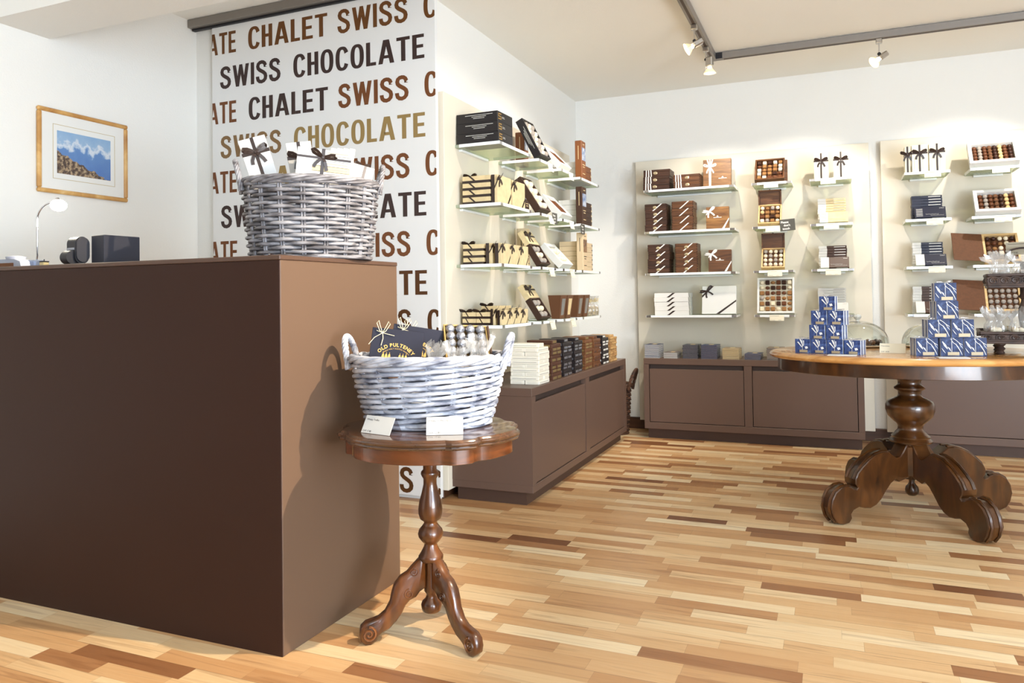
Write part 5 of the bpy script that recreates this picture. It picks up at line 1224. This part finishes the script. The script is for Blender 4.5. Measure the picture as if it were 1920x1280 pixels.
# ================================================================ contents of the two baskets
YA = .656; CA = Vector((-1.757, 2.282, 0)); EA = Vector((math.cos(YA), math.sin(YA), 0)); FA = Vector((-math.sin(YA), math.cos(YA), 0))
ZA = TOP+.002+.2435
OFFW = mat('carton_offwhite', (206, 205, 202), .6)
def pa(u, v, z=ZA): return CA+EA*u+FA*v+Vector((0, 0, z))
o = show_box('tall cream carton with dark bow leaning at the far handle of the grey basket', 0, 0, 0, .097, .19, .045, OFFW, 0, 'cross', 'cream cartons in the grey basket'); o.location = pa(-.155, .0, ZA+.024); o.rotation_euler = (-.12, -.30, YA)
o = show_box('cream carton with dark bow standing behind the bound tablets in the grey basket', 0, 0, 0, .092, .195, .045, OFFW, 0, 'cross', 'cream cartons in the grey basket'); o.location = pa(-.020, .045, ZA+.010); o.rotation_euler = (-.08, -.14, YA)
pt = tablet('bound_tablet', SLV, SLV, .186, .085, .0185, GREYINK); pk = tablet('bound_tablet', SLV, KRAFT, .186, .085, .0185, GREYINK)
n = 7; ro = .10
for i in range(n):
    src = pk if i in (3,) else pt
    q = src if i in (0, 3) else dup(src)
    q.location = pa(.035, -.085, ZA+.012) + Vector((0, 0, 0)) + (EA*math.sin(ro)+Vector((0, 0, math.cos(ro))))*(i*.0197); q.rotation_euler = (0, ro, YA)
    tag(q, f'white tablet of the ribbon-bound bundle in the grey basket, {"topmost" if i == n-1 else ORD[n-1-i]+" from the top"}' if src is pt else 'kraft coloured tablet inside the ribbon-bound bundle in the grey basket', 'chocolate bar', 'bound tablets in the grey basket')
rb = MB(); hh = n*.0197
rb.bx((-.010, -.0016, .001), (.002, -.0006, hh+.0016)).bx((-.010, -.0016, hh+.0008), (.002, .0856, hh+.0016)); rb.bx((-.0945, -.0016, hh-.036), (.0945, -.0006, hh-.028)); bow(rb, (-.004, -.002, hh-.030), .045, .011, tilt=-.2)
tag(rb.build('ribbon_tie', RIB, None, pa(.035, -.085, ZA+.012), (0, ro, YA)), 'dark satin ribbon with bow binding the tablets in the grey basket', 'ribbon')
ip = [x for x in COL.objects if x.name == 'ivory_chocolate_bar'][0]
for i in range(4):
    q = dup(ip); a = .16
    U = Vector((0, 0, math.cos(a)))+EA*math.sin(a); T_ = EA*math.cos(a)-Vector((0, 0, math.sin(a))); W_ = -FA
    q.matrix_world = Matrix.Translation(pa(.045+.0228*i, .062, ZA+.012)+U*.084) @ Matrix(((U.x, W_.x, T_.x), (U.y, W_.y, T_.y), (U.z, W_.z, T_.z))).to_4x4()
    tag(q, f'ivory bar standing upright in the grey basket, {ORD[i]} of the fanned four', 'chocolate bar', 'ivory bars in the grey basket')
cp = MB().bx((-.045, 0, 0), (.045, .06, .0235), .0012).build('small_carton', OFFW); r = MB(); r.bx((.006, -.0009, 0), (.016, -.0002, .0235)); r.build('ribbon', mat('taupe_ribbon', (132, 122, 116), .35), cp); proto(cp)
for i in range(4):
    q = cp if i == 0 else dup(cp); q.rotation_euler = (0, .26, YA)
    q.location = pa(.160, -.035, ZA+.013)+(EA*math.sin(.26)+Vector((0, 0, math.cos(.26))))*(.0237*i)
    tag(q, f'white carton with taupe ribbon by the grey basket near handle, {"topmost" if i == 3 else ORD[3-i]+" from the top"}', 'box', 'small white cartons in the grey basket')
bw = MB(); bow(bw, (0, 0, 0), .03, .008); tag(bw.build('ribbon_bow', RIB, None, pa(.160, -.035, ZA+.013)+(EA*math.sin(.26)+Vector((0, 0, math.cos(.26))))*.097+FA*.03, (-.9, .26, YA)), 'dark loose bow on the small white cartons in the grey basket', 'ribbon')

YB = .51; CB = Vector((-1.25, 2.232, 0)); EB = Vector((math.cos(YB), math.sin(YB), 0)); FB = Vector((-math.sin(YB), math.cos(YB), 0))
ZBK = .682+.1805
def pb(u, v, z=ZBK): return CB+EB*u+FB*v+Vector((0, 0, z))
NV = mat('whisky_carton', (40, 40, 52), .55, spec=.2)
def arc_text(mb, s, h, R, zc, kern, bold=0):
    W = [glyphs(c, bold)[2]*h if c != ' ' else h*.35 for c in s]; tot = sum(W)+kern*(len(s)-1); a = -tot/2
    for c, w in zip(s, W):
        t = (a+w/2)/R
        if c != ' ': mb.text(c, h, Mx((R*math.sin(t), -.0006, zc+R*math.cos(t)), (0, 0, 0)) @ Matrix.Rotation(t, 4, 'Y') @ Mx((0, 0, 0), (PI/2, 0, 0)), align='C', bold=bold)
        a += w+kern
def whisky_box(lab, u, v, z, roll, h=.118, w=.17):
    o = pbox('whisky_chocolate_box', lab, 'box', pb(u, v, z), (-.22, roll, YB), (w, .032, h), NV, 'dark whisky chocolate boxes')
    t = MB(); zc = h-.125
    arc_text(t, 'OLD PULTENEY', .0118, .068, zc, .0013, .03); t.build('lettering', GOLD, o)
    t = MB(); arc_text(t, 'SINGLE MALT SCOTCH WHISKY', .0044, .059, zc, .0007, .0); t.build('small_lettering', GOLD, o)
    s = MB()
    slab(s, [(-.045, 0, h-.112), (-.012, 0, h-.112), (-.005, 0, h-.103), (-.052, 0, h-.104)], (0, -1, 0))
    slab(s, [(.008, 0, h-.112), (.040, 0, h-.112), (.048, 0, h-.105), (.002, 0, h-.102)], (0, -1, 0))
    for x in (-.040, -.030, -.020, .014, .024, .034):
        s.bx((x-.0006, -.0009, h-.108), (x+.0006, -.0003, h-.078)); slab(s, [(x-.006, 0, h-.098), (x+.004, 0, h-.096), (x+.002, 0, h-.084), (x-.003, 0, h-.084)], (0, -1, 0))
    s.build('ship_emblem', GOLD, o)
    b = MB(); c = Vector((-w*.30, -.003, h*.86))
    for q in (-1, 1):
        b.tube([c, c+Vector((q*.010, -.008, .022)), c+Vector((q*.016, -.010, .038)), c+Vector((q*.022, -.006, .030)), c+Vector((q*.010, -.004, .006)), c], .0012, 5)
        b.tube([c, c+Vector((q*.014-.01, -.003, -.018)), c+Vector((q*.020-.02, -.001, -.042))], .0012, 5)
    b.tube([c+Vector((-.02, -.001, .006)), c, c+Vector((.04, -.001, -.006))], .0010, 5)
    b.build('twine_bow', mat('twine', (226, 214, 178), .6), o); return o
whisky_box('dark navy whisky chocolate box in front, lettered in gold, in the whitewashed basket', -.110, -.035, ZBK+.018, .125)
whisky_box('dark navy whisky chocolate box half hidden behind the front one', -.048, .012, ZBK+.024, .17)
whisky_box('dark navy whisky chocolate box at the very back of the whitewashed basket', -.030, .058, ZBK+.024, .19, .108)
loc = pb(.130, -.035, ZBK+.004); rot = (.80, .06, YB+.12)
t = tray('truffle_tray', 'gold tray of silver-wrapped truffles in the whitewashed basket', 'tray', loc, rot, .15, .165, .028, mat('gold_carton', (190, 158, 98), .4, .4), .005, mat('gold_liner', (150, 122, 76), .4, .5))
MB().bx((.0752, .01, .0), (.081, .16, .034)).build('lid_edge', BOXDK, t)
FOIL = mat('foil_ball', (158, 160, 168), .28, .75, bump=1., bs=120)
fp = MB().ball((0, 0, .0165), .0165, 16, 10, jit=.05).build('foil_truffle', FOIL)
first = True
for i in range(5):
    for j in range(4):
        q = fp if first else dup(fp); first = False
        q.matrix_world = matrix(loc, rot) @ Mx((-.0525+.035*j, .148-.0325*i, .0063))
        tag(q, f'silver-wrapped truffle, {ORD[i]} row, {ORD[j]} column of the gold tray in the basket', 'chocolate', 'silver-wrapped truffles')
for i, (u, v, k) in enumerate(((.022, -.105, 'gg'), (.088, -.118, 'ggg'), (.165, -.092, 'gggg'))):
    truffle_bag(f'cellophane bag of dusted truffles, {ORD[i]} from the dark boxes at the basket rim', pb(u, v, ZBK+.001), .4*i, k, .66 if i < 2 else .8, (.2, 0), 'cellophane truffle bags in the basket', f'{ORD[i]} bag at the basket rim')
tent('white whisky truffles price tent in front of the dark boxes side of the basket', -1.308, 2.034, .6805, -.21, .122, .052, [('Whisky Truffes', .0062, -.44, .80, 'L'), ('CHF 17.80', .0062, -.46, .08, 'L')])
tent('white price tent before the middle of the whitewashed basket', -1.113, 2.075+.012, .6805, .46, .112, .052, [('Whisky truffles (9pcs)', .0060, -.46, .82, 'L'), ('CHF 12.80', .0065, -.46, .08, 'L')])

# ================================================================ ceiling track and its spots
tk = thing('ceiling_track', 'grey ceiling light track turning a corner along the back of the room', 'light track')
for (a, b, nm) in (((-.757, -1.5, 2.706), (-.712, 5.39, 2.75), 'x'), ((-.712, 5.343, 2.706), (3.4, 5.388, 2.75), 'y')):
    s = MB().bx(a, b, .001).build('rail', TRACK, tk)
    if nm == 'x': MB().bx((-.742, -1.48, 2.7045), (-.727, 5.33, 2.7062)).build('slot', mat('track_slot', (70, 52, 40), .5), s)
    else: MB().bx((-.66, 5.358, 2.7045), (3.38, 5.373, 2.7062)).build('slot', mat('track_slot', (70, 52, 40), .5), s)
MB().bx((-.713, 5.342, 2.708), (-.668, 5.3432, 2.748)).build('corner_joint', BLACK, tk)
for x in (-.10, .55, 1.2): MB().bx((x, 5.36, 2.75), (x+.05, 5.375, 2.7555)).build('ceiling_clip', METAL, tk)
for y in (.5, 2.5, 4.7): MB().bx((-.745, y, 2.75), (-.725, y+.05, 2.7555)).build('ceiling_clip', METAL, tk)
REFL = film('lamp_reflector', (236, 226, 204), .6, .12)
GLOW = mat('lamp_glow', (255, 246, 224), .5, emit=5)
def spotlight(label, x, y, tgt, drop=.085):
    """adapter, rod, ballast block and faceted reflector lamp pointing at tgt"""
    t = thing('track_spotlight', label, 'spotlight', (x, y, 2.706), (0, 0, 0), 'track spotlights')
    MB().bx((-.018, -.018, -.030), (.018, .018, -.0005), .003).build('adapter', METAL, t)
    MB().tube([(0, 0, -.03), (0, 0, -drop-.01)], .004, 10).build('rod', CHROME, t)
    MB().ball((0, 0, -drop-.012), .011, 12, 8).build('joint', BLACK, t)
    piv = Vector((0, 0, -drop-.015)); d = (Vector(tgt)-(Vector((x, y, 2.706))+piv)).normalized()
    q = d.to_track_quat('-Z', 'Y').to_euler()
    h = MB().box((0, 0, -.002), (.046, .034, .062), .006).build('lamp_body', METAL, t, piv+Vector((.022, 0, -.012)), q)
    MB().lathe([(.012, -.034), (.016, -.045), (.028, -.060), (.038, -.075), (.040, -.079)], 28, fn=lambda a: 1+.012*math.sin(14*a)).build('reflector', REFL, h)
    MB().lathe([(.001, -.0335), (.013, -.034), (.015, -.042), (.001, -.047)], 16).build('bulb', GLOW, h)
    MB().lathe([(.001, -.077), (.037, -.0765), (.038, -.078), (.001, -.079)], 28).build('lens', GLOW, h)
    w = MB()
    w.tube([(-.023, 0, -.02), (-.034, 0, -.04), (-.043, 0, -.072), (-.044, 0, -.084)], .0012, 5).tube([(-.023, 0, -.025), (-.040, .012, -.072)], .0012, 5)
    w.build('wire_clip', CHROME, h)
    return t
spotlight('twin-direction spotlight on the track arm, tilted towards the shelf wall', -.735, 4.60, (-2.0, 4.2, 1.9))
spotlight('spotlight hanging straight down at the corner of the track', -.735, 5.05, (-.72, 5.10, 1.0), .07)
spotlight('spotlight on the long back track, tilted towards the counter side', .30, 5.365, (-.8, 4.75, 1.7))
